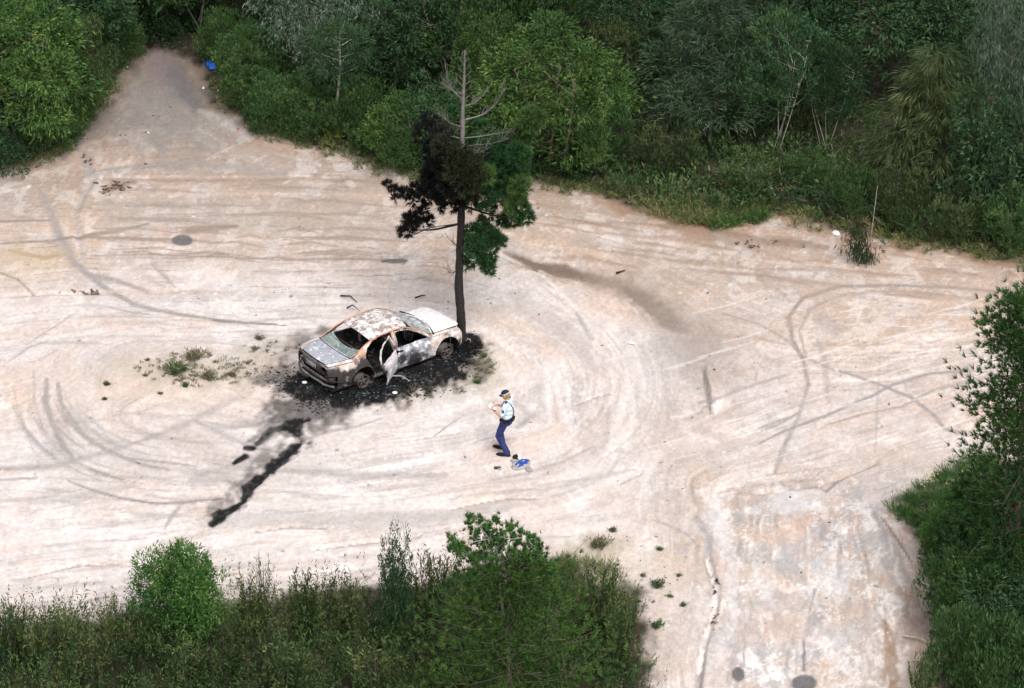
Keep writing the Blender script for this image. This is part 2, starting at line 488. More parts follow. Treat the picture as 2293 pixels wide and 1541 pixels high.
track([(0,495),(110,495)], 6, .7, (.25,.21,.19))
track([(420,515),(480,508),(530,505)], [14,18,8], .75, (.23,.17,.14), soft=.8)
for k in range(44):
    x0 = 120 + rng.random() * 600; y0 = 420 + rng.random() * 160; L = 60 + rng.random() * 240
    track([(x0, y0), (x0 + L / 2, y0 - 6 + rng.random() * 6), (x0 + L, y0 + rng.random() * 12)], [2, 4 + rng.random() * 8, 2], .5, (.29,.225,.185), soft=.8, rag=.7)
C = lay(C, (.40,.345,.30), .42 * spot(560, 470, 380, 55, .8, .8))
track([(0,662),(100,660),(200,655),(280,650),(400,648),(500,652)], [3,6,4,7,3], .32, (.5,.30,.20), rag=1.6)
C = lay(C, (.58,.45,.28), .32 * spot(60, 590, 80, 38, .6, .7))
track([(0,610),(40,625),(75,660)], 4, .7, (.30,.20,.13)); track([(20,560),(100,580),(150,570)], [8,14,6], .5, (.38,.30,.18))
# rings of the old doughnuts, lower left
track([(105,850),(102,900),(115,950),(160,1020)], [8,14,12,6], .78)
track([(130,860),(135,900),(155,940),(190,980),(240,1010),(310,1040),(380,1055)], [9,13,16,14,10,7], .78)
track([(75,830),(78,900),(95,960)], [5,9,5], .35)
track([(125,975),(140,1000),(165,1025)], [9,9,5], .7, (.27,.25,.245))
track([(200,1050),(240,1065),(275,1078)], [7,10,4], .7, (.27,.25,.245))
track([(150,1075),(210,1100),(280,1120),(350,1130),(430,1125),(500,1118)], [4,7,8,8,4], .75, (.27,.25,.245))
track([(270,1025),(350,1035),(440,1045)], [5,8,5], .6)
track([(0,1048),(60,1045),(130,1040),(230,1015),(340,980)], [16,20,18,14,8], .5, soft=.8)
track([(0,1072),(80,1068)], [8,10], .45)
track([(0,1120),(150,1115),(300,1090)], [12,26,14], .35, soft=.8)
track([(370,1180),(385,1155),(410,1130)], [6,12,6], .5)
track([(440,945),(480,965),(560,1000),(640,1015)], [10,16,12,5], .42)
track([(330,985),(420,950),(500,905),(560,880)], [12,18,20,16], .38, soft=.8)
track([(560,1045),(470,1055),(430,1075),(520,1075),(560,1095)], [18,24,22,18,8], .38, soft=.8)
track([(680,985),(740,965),(800,955),(860,935)], [5,11,7,3], .45)
for k in range(34):
    x0 = 40 + rng.random() * 620; y0 = 920 + rng.random() * 230; L = 60 + rng.random() * 160
    track([(x0, y0), (x0 + L / 2, y0 + 9), (x0 + L, y0 + rng.random() * 26 - 6)], [2, 4 + rng.random() * 14, 2], .3, soft=.9)
for k in range(40):
    x0 = rng.random() * 1250; y0 = 1030 + rng.random() * 260; L = 60 + rng.random() * 220
    if x0 < 650 and y0 < 1120: continue
    track([(x0, y0), (x0 + L / 2, y0 - L * .07), (x0 + L, y0 - L * .11)], [2, 4 + rng.random() * 10, 2], .38, (.50,.42,.375) if k % 2 else (.42,.38,.365), soft=.9)
for k in range(40):
    x0 = 60 + rng.random() * 640; y0 = 660 + rng.random() * 130; L = 50 + rng.random() * 170
    track([(x0, y0), (x0 + L / 2, y0 - 4), (x0 + L, y0 + rng.random() * 20 - 10)], [2, 3 + rng.random() * 7, 2], .4, (.42,.38,.37), soft=.9)
track([(30,870),(40,920),(60,970),(75,1010)], 5, .35); track([(20,810),(60,780),(110,760)], [4,8,3], .4); track([(60,770),(140,720),(170,700)], [3,6,3], .4)
# circle of tyre wear round the car, right of the officer
track([(1120,560),(1220,620),(1290,690),(1330,760),(1400,840),(1420,900),(1410,970),(1350,1020)], [5,8,8,8,10,8,5], .45, (.74,.68,.64))
track([(1150,660),(1230,720),(1290,770),(1330,830)], [30,60,60,20], .3, (.40,.355,.33), soft=.9)
track([(1290,700),(1310,735),(1325,760)], [8,12,8], .45)
track([(1100,1075),(1180,1060),(1260,1035),(1330,1000)], [4,12,10,5], .35, soft=.8)
track([(1440,1060),(1390,1085)], [4,7], .4); track([(1180,940),(1160,955)], [12,14], .4)
track([(1150,900),(1190,930),(1170,950)], [10,24,8], .3, soft=.9)
track([(450,1170),(600,1160),(800,1165),(1000,1160),(1200,1130)], [20,45,60,40,10], .3, (.43,.40,.395), soft=.9)
track([(640,1050),(800,1060),(1000,1065)], [14,26,12], .4, soft=.9); track([(1110,1110),(1300,1080),(1420,1050)],[8,24,8],.28,soft=.9)
C = lay(C, (.42,.385,.37), .45 * spot(380, 1010, 330, 85, .9, .8) * (.4 + .9 * N2))
C = lay(C, (.42,.37,.34), .35 * spot(1560, 780, 170, 90, .9, .8) * (.4 + .9 * N2))
C = lay(C, (.45,.40,.37), .35 * spot(200, 800, 220, 110, .9, .8) * (.3 + .9 * N2))
for pts_ in ([(1105,560),(1160,585),(1200,600)],[(1700,960),(1740,945),(1775,925)],[(1290,905),(1330,890),(1370,880)],[(960,985),(1000,955),(1030,935)],[(560,1190),(650,1180),(730,1182)],[(700,1230),(820,1215),(940,1200)],[(60,1290),(170,1262),(290,1255)],[(330,1225),(420,1215),(470,1222)],[(250,1310),(420,1290),(560,1280)],[(1010,1140),(1120,1120),(1200,1118)]):
    track(pts_, [2, 4, 2], .6, (.33,.27,.235), rag=.9, soft=.5); ledge_list.append(pts_)
# track out at lower right: worn rock ledges, mud, grey wash
track([(1600,1100),(1640,1095),(1700,1105),(1790,1085),(1830,1085),(1850,1100)], [5,7,6,8,5], .55, (.42,.33,.27))
track([(1730,1085),(1780,1095),(1830,1085)], [6,12,8], .65, (.32,.28,.27)); track([(1850,1100),(1870,1080),(1900,1062),(1960,1035)], [8,10,7,5], .6, (.3,.26,.24))
track([(1560,1160),(1590,1210),(1585,1260),(1605,1310),(1600,1370),(1575,1430),(1565,1541)], [10,18,16,22,16,20,14], .6, (.36,.33,.33), soft=.6)
track([(1585,1250),(1600,1300),(1605,1340),(1590,1400),(1575,1440),(1562,1500)], [7,12,17,16,12,8], .75, (.80,.73,.67), rag=1.3, soft=.3)
track([(1600,1130),(1640,1300),(1645,1400)], [30,30,10], .5, (.66,.62,.61))
for (x, y, rx, ry) in ((1730,1140,70,26),(1790,1120,60,28),(1800,1240,50,24),(1860,1290,55,40),(1690,1240,40,20),(1950,1210,50,20),(1790,1340,90,20),(1700,1300,40,30),(1850,1330,60,20),(1740,1400,70,16),(1650,1420,50,20),(1900,1420,60,22),(1760,1260,30,40)):
    C = lay(C, (.42,.40,.40) if (x + y) % 3 else (.74,.71,.70), .4 * spot(x, y, rx, ry, .16, 1.9) * (.5 + fl1))
for (x, y, rx, ry) in ((1740,1200,50,18),(1790,1180,40,14),(1880,1160,60,18),(1730,1410,60,28),(1650,1130,30,16),(1890,1370,40,30)):
    C = lay(C, (.58,.41,.32), .3 * spot(x, y, rx, ry, .3, 1.8))
track([(1960,1150),(2000,1220),(2020,1280),(2060,1330)], [16,30,22,10], .5, (.36,.31,.28), soft=.8)
track([(1975,1160),(2010,1210),(2040,1260)], [4,7,4], .7, (.25,.20,.17))
track([(1980,1390),(1995,1450),(2000,1541)], [14,28,34], .6, (.34,.23,.17), rag=.9)
track([(2040,1330),(2060,1420),(2080,1541)], [50,70,70], .6, (.33,.24,.19), rag=.9, soft=.8)
track([(1800,1430),(1800,1500)], [3,8], .7, (.2,.19,.19)); track([(1668,1400),(1665,1490)], [3,6], .5); track([(1810,1380),(1825,1320)],[3,7],.5)
track([(1460,1165),(1500,1180),(1540,1200),(1570,1230)], [3,6,6,3], .6)
for k in range(60):
    x0 = 1620 + rng.random() * 400; y0 = 1110 + rng.random() * 420; L = 16 + rng.random() * 60
    track([(x0, y0), (x0 + rng.random() * 20 - 8, y0 + L / 2), (x0 + rng.random() * 24 - 8, y0 + L)], [2, 3 + rng.random() * 10, 2], .5, ((.40,.36,.35), (.72,.66,.63), (.55,.40,.31))[k % 3], soft=.8, rag=1.0)
for k in range(60):
    x0 = 1450 + rng.random() * 700; y0 = 680 + rng.random() * 380; L = 40 + rng.random() * 140
    track([(x0, y0), (x0 + L / 2, y0 - L * .12), (x0 + L, y0 - L * .28)], [2, 3 + rng.random() * 6, 2], .4, ((.42,.36,.33), (.74,.68,.65))[k % 2], soft=.8, rag=.8)
# entry path, upper left: loose sand, greyer and darker towards its head
C = lay(C, (.25,.225,.21), .9 * spot(360, 215, 165, 130, .8, .7))
C = lay(C, (.22,.19,.165), .95 * spot(370, 120, 110, 75, .8, .8)); C = lay(C, (.20,.165,.135), .6 * spot(470, 200, 45, 80, .6, 1.4, -30))
C = lay(C, (.24,.20,.17), .5 * spot(215, 255, 60, 60, .6, 1.4))
track([(340,95),(370,140),(410,190),(440,240)], [30,55,60,30], .65, (.17,.155,.16), soft=.8)
track([(345,85),(350,130),(350,180)], [40,60,40], .5, (.24,.19,.19), soft=.8)
track([(450,250),(500,275),(560,310)], [14,30,14], .22, (.66,.62,.61), soft=.8)
track([(160,330),(190,290),(230,270)], [30,40,20], .4, (.36,.31,.29), soft=.8)
track([(200,230),(250,200),(290,150)], [50,60,40], .5, (.15,.125,.105), rag=.9, soft=.8)
# sandy patches with weeds
C = lay(C, (.62,.50,.41), .6 * spot(450, 850, 240, 60, .6, .8)); C = lay(C, (.36,.33,.26), .5 * spot(470, 830, 150, 36, .6, 1.1))
C = lay(C, (.62,.52,.45), .5 * spot(1430, 1300, 110, 120, .5, .8)); C = lay(C, (.36,.33,.22), .45 * spot(1080, 830, 50, 46, .6, 1.0))
C = lay(C, (.40,.36,.30), .45 * spot(960, 880, 110, 26, .6, 1.1))
C = lay(C, (.36,.32,.20), .55 * spot(1340, 1225, 60, 26, .6, 1.0)); C = lay(C, (.34,.33,.20), .6 * spot(1600, 480, 130, 28, .6, .9))
# brown soil bank along the scrub
edge = np.exp(-((SD + (N1 - .5) * 90 - 14) / 38) ** 2)
C = lay(C, (.33,.22,.155), edge * (.22 + .85 * sst(1150, 1500, PXX) * (1 - sst(700, 800, PYY))) * sst(.30, .60, N2) * 1.3)
C = lay(C, (.22,.17,.12), edge * .6 * sst(.5, .7, N3) * sst(.4, .6, N1))
for k in range(22):
    x0 = 1150 + rng.random() * 1050; y0 = 470 + (x0 - 1150) * .09 + rng.random() * 120; L = 60 + rng.random() * 200
    track([(x0, y0), (x0 + L / 2, y0 + L * .05), (x0 + L, y0 + L * .14)], [2, 5 + rng.random() * 10, 2], .42, (.32,.225,.17), soft=.9, rag=.9)
# leaf litter under the trees
LIT = np.array([0.045, 0.038, 0.026]); lit2 = np.array([0.14, 0.11, 0.085])
lc = LIT + (lit2 - LIT) * (sst(.45, .75, N3) * sst(.35, .7, N2))[..., None]
C = C * (1 - litter[..., None]) + lc * litter[..., None]
# tar and oil spots
for (x, y, rx, ry) in ((408,536,24,12),(885,586,30,5),(1653,1508,15,17),(1800,1528,29,19),(1848,535,0.1,0.1),(860,586,8,3)):
    C = lay(C, (.125,.118,.125), .9 * spot(x, y, rx, ry, .12, .12))
for k in range(150):
    x = rng.random() * 2293; y = 380 + rng.random() * 1050
    if rng.random() < .6: C[...] = C
    sel = (np.abs(PXX - x) < 8) & (np.abs(PYY - y) < 6)
    q = np.hypot((PXX[sel] - x) / (1.5 + rng.random() * 3.5), (PYY[sel] - y) / (1.2 + rng.random() * 1.8))
    m = (1 - sst(.6, 1.3, q))[:, None] * .75
    C[sel] = C[sel] * (1 - m) + np.array([.16,.13,.115] if k % 3 else [.8,.76,.73]) * m
# soot: round the car, round the pine's foot, and the burnt fuel that ran down the rock
char = np.zeros(XX.shape)
for (x, y, rx, ry, a) in ((850,812,165,48,1),(700,868,85,32,1),(640,850,60,26,.55),(790,878,120,30,1),(880,862,70,26,.95),(960,828,90,34,.9),(1030,800,38,30,.8),(1045,768,28,20,.95),(740,905,50,22,.6),(690,915,90,34,.62),(700,770,60,36,.5),(1060,820,50,30,.5),(600,850,50,22,.45)):
    char = np.maximum(char, a * spot(x, y, rx, ry, .45, 1.5))
def run(pts, w_, a, **k):
    global char
    char = np.maximum(char, a * stroke(pts, w_, **k))
run([(710,890),(706,925),(690,945)], [60,48,34], .6, rag=1.3, soft=.8)
run([(690,940),(655,955),(665,970),(676,990),(640,1015),(610,1045)], [20,44,34,28,32,34], .9, rag=1.1, soft=.7)
run([(640,1015),(610,1045),(580,1075),(555,1100),(548,1120)], [22,30,31,36,28], .97, rag=.85, soft=.55)
run([(548,1122),(520,1135),(495,1150),(475,1170)], [26,22,26,20], .97, rag=.9, soft=.6)
run([(650,955),(610,962),(590,980),(575,992)], [24,18,20,14], .72, rag=.8, soft=.7)
run([(565,1003),(550,1003)], [15,14], .95); run([(548,1022),(533,1032),(524,1038)], [18,16,9], .85)
run([(575,1030),(600,1015),(620,1035)], [16,34,20], .45, rag=.8, soft=.8)
run([(655,920),(700,905),(735,890)], [20,40,30], .6, rag=1.0, soft=.8)
for pts_, w_ in (([(655,965),(640,1005),(600,1035)], 26), ([(605,1035),(575,1060),(545,1095)], 34), ([(560,1085),(540,1110),(530,1122)], 34), ([(530,1120),(505,1135),(478,1158)], 26), ([(600,975),(580,985),(560,995)], 16), ([(700,905),(670,930),(640,950)], 60)):
    char = np.maximum(char, .62 * stroke([(a - 9, b - 5) for a, b in pts_], w_, rag=1.9, soft=1.1) * (.35 + .9 * N2))
char = np.clip(char * 1.25, 0, 1) * (0.86 + 0.3 * N3)
ash = 0.35 * sst(.55, .8, N2) * sst(.4, .7, N1)
cc = np.array([0.014, 0.0135, 0.014]) + (np.array([0.13, 0.135, 0.145]) * ash[..., None])
cm = np.clip(char, 0, 1)[..., None]
C = C * (1 - cm) + cc * cm
fade = stroke([(625,1030),(560,1105),(490,1160)], [60,64,40], .9) * .18
C = lay(C, (.30,.27,.24), fade * (1 - char))
# brown scorch, left of the tail
C = lay(C, (.33,.27,.22), .5 * spot(640, 790, 80, 40, .8, .9) * (1 - char))
C = np.clip(C, 0.01, 0.85)

# ---- relief: scraped grooves, ledges, litter bumps
Z = 0.012 * S2 * 0.35 + 0.03 * (N1 - .5) + 0.008 * (N2 - .5) + 0.16 * (N4 - .5)
Z += litter * (0.10 * (N2 - .3) + 0.05 * (N3 - .5))
def ledge(pts, w_, h):
    global Z
    Z = Z + h * stroke(pts, w_, soft=.8, rag=.3)
ledge([(1130,560),(1260,605),(1380,632),(1470,690),(1540,740)], 60, -.10)
ledge([(715,905),(655,955),(676,990),(610,1045),(555,1100),(475,1170)], 24, -.07)
ledge([(1585,1250),(1605,1340),(1575,1440),(1562,1541)], 14, -.12)
ledge([(230,402),(400,402),(560,404),(650,400),(760,404)], 10, -.06)
ledge([(185,340),(205,400),(165,480),(185,560)], 18, -.07)
ledge([(0,662),(200,656),(400,650)], 8, -.04)
ledge([(1600,1098),(1700,1105),(1830,1085),(1960,1035)], 10, -.08)
ledge([(1575,820),(1592,925)], 10, -.05)
for pts_ in ledge_list: ledge(pts_, 8, -.05)
flat = 1 - sst(0.6, 1.4, np.hypot((PXX - 850) / 330, (PYY - 830) / 190))
flat = np.maximum(flat, 1 - sst(.6, 1.4, np.hypot((PXX - 1140) / 110, (PYY - 1025) / 60)))
flat = np.where(okp, flat, 0)
Z = Z * (1 - flat)
Zs = Z
gm_, nt, b = mat_new('scraped_rock_and_sand', 0.92, 0.12)
at = nnode(nt, 'ShaderNodeAttribute', attribute_name='stone')
f1 = ramp(nt, noise(nt, 9.0, 6, .7, stretch=(1, .6, 1)), [(.25, .76), (.75, 1.10)])
f2 = ramp(nt, noise(nt, 45.0, 3, .7), [(.3, .80), (.7, 1.15)])
c = mixc(nt, 1.0, at.outputs['Color'], f1, 'MULTIPLY'); c = mixc(nt, 1.0, c, f2, 'MULTIPLY')
nt.links.new(c, b.inputs['Base Color'])
bump(nt, b, noise(nt, 22.0, 6, .7), .5, .03)
ny, nx = XX.shape
idx = np.arange(ny * nx).reshape(ny, nx)
F = np.stack([idx[:-1, :-1], idx[:-1, 1:], idx[1:, 1:], idx[1:, :-1]], -1).reshape(-1, 4)
V = np.stack([XX, YY, Z], -1).reshape(-1, 3)
gme = fast_mesh('ground', V, F, None, gm_, smooth=True)
a = gme.attributes.new('stone', 'FLOAT_COLOR', 'POINT')
a.data.foreach_set('color', np.concatenate([C, np.ones((ny, nx, 1))], -1).astype(np.float32).ravel())
ground = link('ground', gme)
tag(ground, kind='structure', label='bare scraped pale rock and sand clearing with tyre tracks')

def gz(x, y):
    """height of the ground"""
    j = np.clip(np.searchsorted(GX, x) - 1, 0, len(GX) - 2); i = np.clip(np.searchsorted(GY, y) - 1, 0, len(GY) - 2)
    return np.maximum(np.maximum(Z[i, j], Z[i + 1, j]), np.maximum(Z[i, j + 1], Z[i + 1, j + 1]))
def on_ground(px, py, dz=0.0):
    p = gpt(px, py); return Vector((p[0], p[1], float(gz(p[0], p[1])) + dz))
# ================================================================== PLANTS
def unit(v):
    return v / (np.linalg.norm(v, axis=-1, keepdims=True) + 1e-9)

def leaves(P, D, L, Wd, g, tint, curl=0.0):
    """rhombic leaves at P pointing along D; returns V, F, tint"""
    n = len(P)
    D = unit(D)
    rnd = g.normal(size=(n, 3)); S = unit(np.cross(D, rnd))
    L = np.broadcast_to(L, n)[:, None] * (0.7 + 0.6 * g.random((n, 1))); Wd = np.broadcast_to(Wd, n)[:, None]
    a = P; b = P + D * L * .5 + S * Wd * .5; c = P + D * L; d = P + D * L * .5 - S * Wd * .5
    c = c - np.array([0, 0, 1.0]) * L * curl
    V = np.stack([a, b, c, d], 1).reshape(-1, 3)
    F = np.arange(4 * n).reshape(n, 4)
    return V, F, np.repeat(tint, 4)

def ball_pts(g, n, c, r, shell=.55, up=.25):
    v = unit(g.normal(size=(n, 3))); v[:, 2] += up * g.random(n); v = unit(v)
    q = shell + (1 - shell) * g.random(n) ** .6
    return c + v * q[:, None] * r, v

def make_crown(name, mat, seed, H, W, z0, lobes, n, L, Wd, mode='out', shape='round', lobe_r=.22, stray=.06, flat=.75):
    """leaf cloud of a tree H high and W wide whose crown starts at z0: lobes of leaves round limb ends. Returns mesh, lobe centres"""
    g = np.random.default_rng(seed)
    cs = []; rs = []
    ch = H - z0
    for k in range(lobes):
        t = ((k + .5) / lobes) ** (.85 if shape != 'cone' else 1.1)
        z = z0 + ch * (.10 + .86 * t)
        if shape == 'round': ra = math.sqrt(max(.04, 1 - (2 * t - .9) ** 2)) 
        elif shape == 'cone': ra = (1 - t) * .95 + .06
        elif shape == 'vase': ra = .45 + .55 * math.sin(min(1, t * 1.15) * math.pi * .62)
        else: ra = .6 + .4 * math.sin(t * math.pi)
        a = k * 2.39996 + g.normal() * .3
        q = ra * (.35 + .55 * g.random() ** .6) * W / 2
        cs.append([math.cos(a) * q, math.sin(a) * q, z + g.normal() * ch * .04])
        rs.append(W * lobe_r * (.6 + .7 * g.random()) * (.55 + .45 * ra))
    cs = np.array(cs); rs = np.array(rs)
    w_ = rs ** 2; w_ /= w_.sum()
    V_, T_, D_ = [], [], []
    for c, r, q in zip(cs, rs, w_):
        m = max(12, int(n * q))
        p, v = ball_pts(g, m, c, np.array([r, r, r * flat]))
        # inner twig clumps: leaves gather round a few dozen tips
        tips = c + unit(g.normal(size=(max(6, m // 26), 3))) * np.array([r, r, r * flat]) * (.75 + .4 * g.random((max(6, m // 26), 1)))
        pick = g.integers(0, len(tips), m); mix = (g.random(m) < .6)[:, None]
        p = np.where(mix, tips[pick] + g.normal(size=(m, 3)) * r * .13, p)
        ct = g.normal() * .12
        if mode == 'out': d = unit(p - c) + g.normal(size=(m, 3)) * .45 + np.array([0, 0, .25])
        elif mode == 'up': d = unit(p - c) * .5 + g.normal(size=(m, 3)) * .25 + np.array([0, 0, .9])
        elif mode == 'hang': d = g.normal(size=(m, 3)) * .38 + np.array([0, 0, -1.0]) + unit(p - c) * .25
        else: d = g.normal(size=(m, 3)) * .25 + unit((p - c) * np.array([1, 1, .2])) * .8 + np.array([0, 0, -.25])
        tt = np.clip(.42 + ct + .22 * g.normal(size=m) + .22 * (pick % 5 - 2) / 2 * .6, 0, 1)
        V_.append(p); D_.append(d); T_.append(tt)
    p = np.concatenate(V_); d = np.concatenate(D_); t = np.concatenate(T_)
    V, F, T = leaves(p, d, L, Wd, g, t, curl=.18 if mode in ('out', 'weep') else 0)
    return fast_mesh(name, V, F, T, mat), cs, (V, F, T)

def make_trunk(name, mat, seed, H, z0, cs, r0, lean=.06, stems=1, seg=7):
    g = np.random.default_rng(seed + 77)
    m = MB()
    for s_ in range(stems):
        off = np.array([g.normal() * .18, g.normal() * .18, 0]) * (stems > 1)
        top = np.array([g.normal() * lean * H, g.normal() * lean * H, H * .86]) * np.array([1 + (stems > 1) * 2.0, 1 + (stems > 1) * 2.0, 1])
        t = np.linspace(0, 1, 9)[:, None]
        P = off + (top - off) * t + np.array([1, 0, 0]) * np.sin(t * 3 + g.random() * 6) * .05 * H * .3 * t
        P[0, 2] = -.15
        m.tube(P, r0 * (1 - .82 * t[:, 0]) / math.sqrt(stems), seg, .5)
        for k, c in enumerate(cs):
            if k % stems != s_: continue
            zz = max(z0 * .6, c[2] - (.5 + .25 * g.random()) * abs(math.hypot(c[0], c[1])) - .05)
            u = np.clip(zz / (H * .86), 0.05, .97)
            A = off + (top - off) * u
            t2 = np.linspace(0, 1, 5)[:, None]
            Q = A + (c - A) * t2 + np.array([0, 0, -1]) * np.sin(t2 * math.pi) * .06 * H * .4
            m.tube(Q, r0 * .34 / math.sqrt(stems) * (1 - .75 * t2[:, 0]), 5, .6, cap=False)
    return m.mesh(name, mat)

BARK = simple_mat('bark_grey_brown', (.13, .105, .085), .9, .35, 14)
BARKP = simple_mat('bark_pale', (.42, .38, .34), .85, .3, 12)
BARKM = simple_mat('bark_mid', (.24, .21, .18), .85, .3, 12)
BARKD = simple_mat('bark_charred', (.030, .027, .026), .95, .5, 20)
M_WATTLE = leaf_mat('leaf_wattle', (.030, .078, .022), (.078, .160, .034), (.18, .26, .062))
M_DARK = leaf_mat('leaf_dark', (.018, .050, .022), (.042, .094, .036), (.09, .155, .052), .2)
M_MID = leaf_mat('leaf_mid', (.024, .066, .022), (.060, .125, .036), (.13, .20, .062), .22)
M_OLIVE = leaf_mat('leaf_olive', (.030, .055, .022), (.070, .105, .036), (.16, .17, .06), .2)
M_EUC = leaf_mat('leaf_gum', (.045, .085, .055), (.110, .165, .112), (.24, .29, .20), .2, .45)
M_SHE = leaf_mat('leaf_sheoak', (.030, .062, .036), (.066, .108, .058), (.12, .16, .08), .2)
M_YEL = leaf_mat('leaf_yellow', (.10, .17, .03), (.22, .30, .04), (.38, .42, .06), .25)
M_PINE = leaf_mat('needles_green', (.020, .065, .018), (.048, .125, .026), (.11, .21, .045), .15)
M_PINEY = leaf_mat('needles_olive', (.036, .075, .018), (.090, .145, .030), (.19, .24, .055), .15)
M_BURNT = leaf_mat('needles_burnt', (.004, .004, .004), (.009, .009, .008), (.035, .035, .018), .0)
M_HEATH = leaf_mat('leaf_heath', (.014, .032, .012), (.052, .090, .028), (.20, .22, .075), .2)
M_TWIG = leaf_mat('dead_twigs', (.045, .036, .028), (.09, .072, .056), (.22, .19, .15), .0)
M_GRASS = leaf_mat('grass_blades', (.05, .085, .025), (.12, .16, .05), (.30, .27, .13), .2)
M_GRASSG = leaf_mat('grass_green', (.03, .085, .02), (.07, .155, .035), (.14, .22, .06), .2)

# species: crown mesh, trunk mesh, real height, real width -- three seeds of each
SPEC = {}
def species(key, mat, bark, H, W, z0, lobes, n, L, Wd, mode, shape, r0, stems=1, nvar=2, **k):
    for s_ in range(nvar):
        cm_, cs, raw = make_crown(key + '_crown', mat, 100 + s_ * 7 + len(SPEC) * 13, H, W, z0, lobes, n, L, Wd, mode, shape, **k)
        tm = make_trunk(key + '_trunk', bark, 5 + s_ + len(SPEC), H, z0, cs, r0, stems=stems)
        SPEC.setdefault(key, []).append((cm_, tm, H, W, raw))
species('wattle', M_WATTLE, BARK, 4.5, 3.6, .5, 36, 15000, .14, .045, 'out', 'round', .06, 3, lobe_r=.19)
species('bush', M_MID, BARK, 2.0, 2.2, .0, 24, 7500, .13, .038, 'up', 'oval', .02, 4, lobe_r=.23)
species('darkbush', M_DARK, BARK, 2.0, 2.3, .0, 24, 7500, .13, .038, 'out', 'oval', .02, 4, lobe_r=.24)
species('dark', M_DARK, BARK, 7.0, 4.4, 1.2, 40, 13000, .20, .058, 'out', 'round', .08, 1, lobe_r=.20)
species('mid', M_MID, BARKM, 5.5, 3.8, 1.4, 34, 13000, .17, .05, 'up', 'round', .045, 3, lobe_r=.20)
species('stemmed', M_DARK, BARKP, 5.5, 3.6, 2.1, 34, 12000, .16, .045, 'up', 'round', .05, 4, nvar=1, lobe_r=.2)
species('scrub', M_OLIVE, BARKM, 2.2, 1.6, .1, 20, 5000, .17, .022, 'up', 'vase', .02, 5, lobe_r=.2, flat=1.3)
species('greenscrub', M_MID, BARKM, 2.4, 1.7, .1, 20, 6000, .15, .030, 'up', 'vase', .02, 5, lobe_r=.2, flat=1.3)
species('gum', M_EUC, BARKM, 7.5, 5.0, 1.6, 42, 13000, .20, .042, 'hang', 'vase', .055, 2, lobe_r=.17, flat=.9)
species('sheoak', M_SHE, BARK, 7.0, 3.2, 1.7, 38, 13000, .24, .030, 'out', 'cone', .055, 1, lobe_r=.26)
species('weeper', M_OLIVE, BARK, 5.2, 2.7, .8, 32, 12000, .30, .024, 'weep', 'cone', .04, 1, lobe_r=.28, nvar=1)
species('olive', M_OLIVE, BARK, 4.6, 2.6, .4, 28, 11000, .18, .032, 'hang', 'oval', .04, 2, lobe_r=.21, nvar=1)

FULL = []
def plant(key, px, pb, pt, wpx, name, label, cat='tree', group=None, var=None, back=0.0):
    """a plant rooted at (px, pb) whose top reaches picture row pt and whose crown is wpx wide there"""
    v = SPEC[key]; i = (len(FULL) if var is None else var) % len(v)
    cm_, tm, H, W, raw = v[i]
    p = gpt(px, pb); s_ = FPX / float((p - CAMP) @ FWD)
    h = (pb - pt) / (s_ * math.cos(PITCH)); wd = wpx / s_
    z = float(gz(p[0], p[1]))
    root = empty(name, (p[0], p[1], z - .03), (len(FULL) * 2.1) % 6.28)
    root.scale = (wd / W, wd / W, h / H)
    tag(root, label, cat, group)
    link('crown', cm_, root); link('trunk', tm, root)
    FULL.append(root)
    return root

T = 'tree'; S = 'shrub'
# left cluster
plant('wattle', 50, 350, 20, 300, 'wattle_tree', 'bright green wattle filling the left edge beside the sandy track', T)
plant('wattle', 130, 310, 95, 190, 'wattle_tree', 'smaller yellow green wattle just left of the drooping olive tree', T)
plant('olive', 205, 285, 45, 110, 'olive_tree', 'drooping olive brown tree on the left bank of the sandy track', T)
plant('wattle', -20, 300, -90, 280, 'wattle_tree', 'tall wattle at the upper left corner behind the bright one', T)
plant('darkbush', 20, 366, 240, 170, 'shrub', 'dark low shrub at the far left on the sand edge', S)
plant('bush', 105, 342, 245, 130, 'shrub', 'green shrub at the foot of the left wattle', S)
plant('bush', 165, 300, 215, 90, 'shrub', 'small shrub under the drooping olive tree', S)
plant('dark', 170, 160, -120, 270, 'dark_tree', 'dark tree behind the drooping olive tree on the left', T)
plant('bush', 262, 150, 50, 120, 'shrub', 'rounded dark shrub left of where the sandy track enters the trees', S)
plant('mid', 300, 80, -170, 260, 'forest_tree', 'green tree closing the head of the sandy track', T)
plant('darkbush', 370, 82, -20, 140, 'shrub', 'dark shrub at the head of the sandy track', S)
plant('mid', 440, 78, -190, 280, 'forest_tree', 'tree above the blue bag at the head of the track', T)
plant('bush', 505, 150, 40, 110, 'shrub', 'shrub just right of the blue bag', S)
plant('mid', 560, 215, 70, 150, 'forest_tree', 'small light green tree right of the blue bag', T)
# centre left
plant('greenscrub', 560, 255, 165, 110, 'shrub', 'low shrub on the right bank of the sandy track', S)
plant('bush', 625, 300, 190, 140, 'shrub', 'leafy shrub left of the thin bare trunk', S)
plant('greenscrub', 690, 318, 215, 110, 'shrub', 'dark shrub close beside the thin bare trunk', S)
plant('gum', 735, 215, -70, 330, 'gum_tree', 'grey green gum tree with drooping leaves at the top left of centre', T, var=0)
plant('bush', 815, 330, 200, 130, 'shrub', 'shrub right of the thin bare trunk', S)
plant('wattle', 900, 355, 225, 160, 'wattle_bush', 'yellow green wattle bush just left of the burnt pine', S)
plant('bush', 905, 380, 290, 120, 'shrub', 'fine leaved shrub spilling on the sand left of the burnt pine', S)
plant('darkbush', 975, 372, 210, 150, 'shrub', 'dark shrub behind the burnt pine branches on the left', S)
plant('dark', 880, 235, -60, 240, 'dark_tree', 'dark tree right of the grey green gum tree', T)
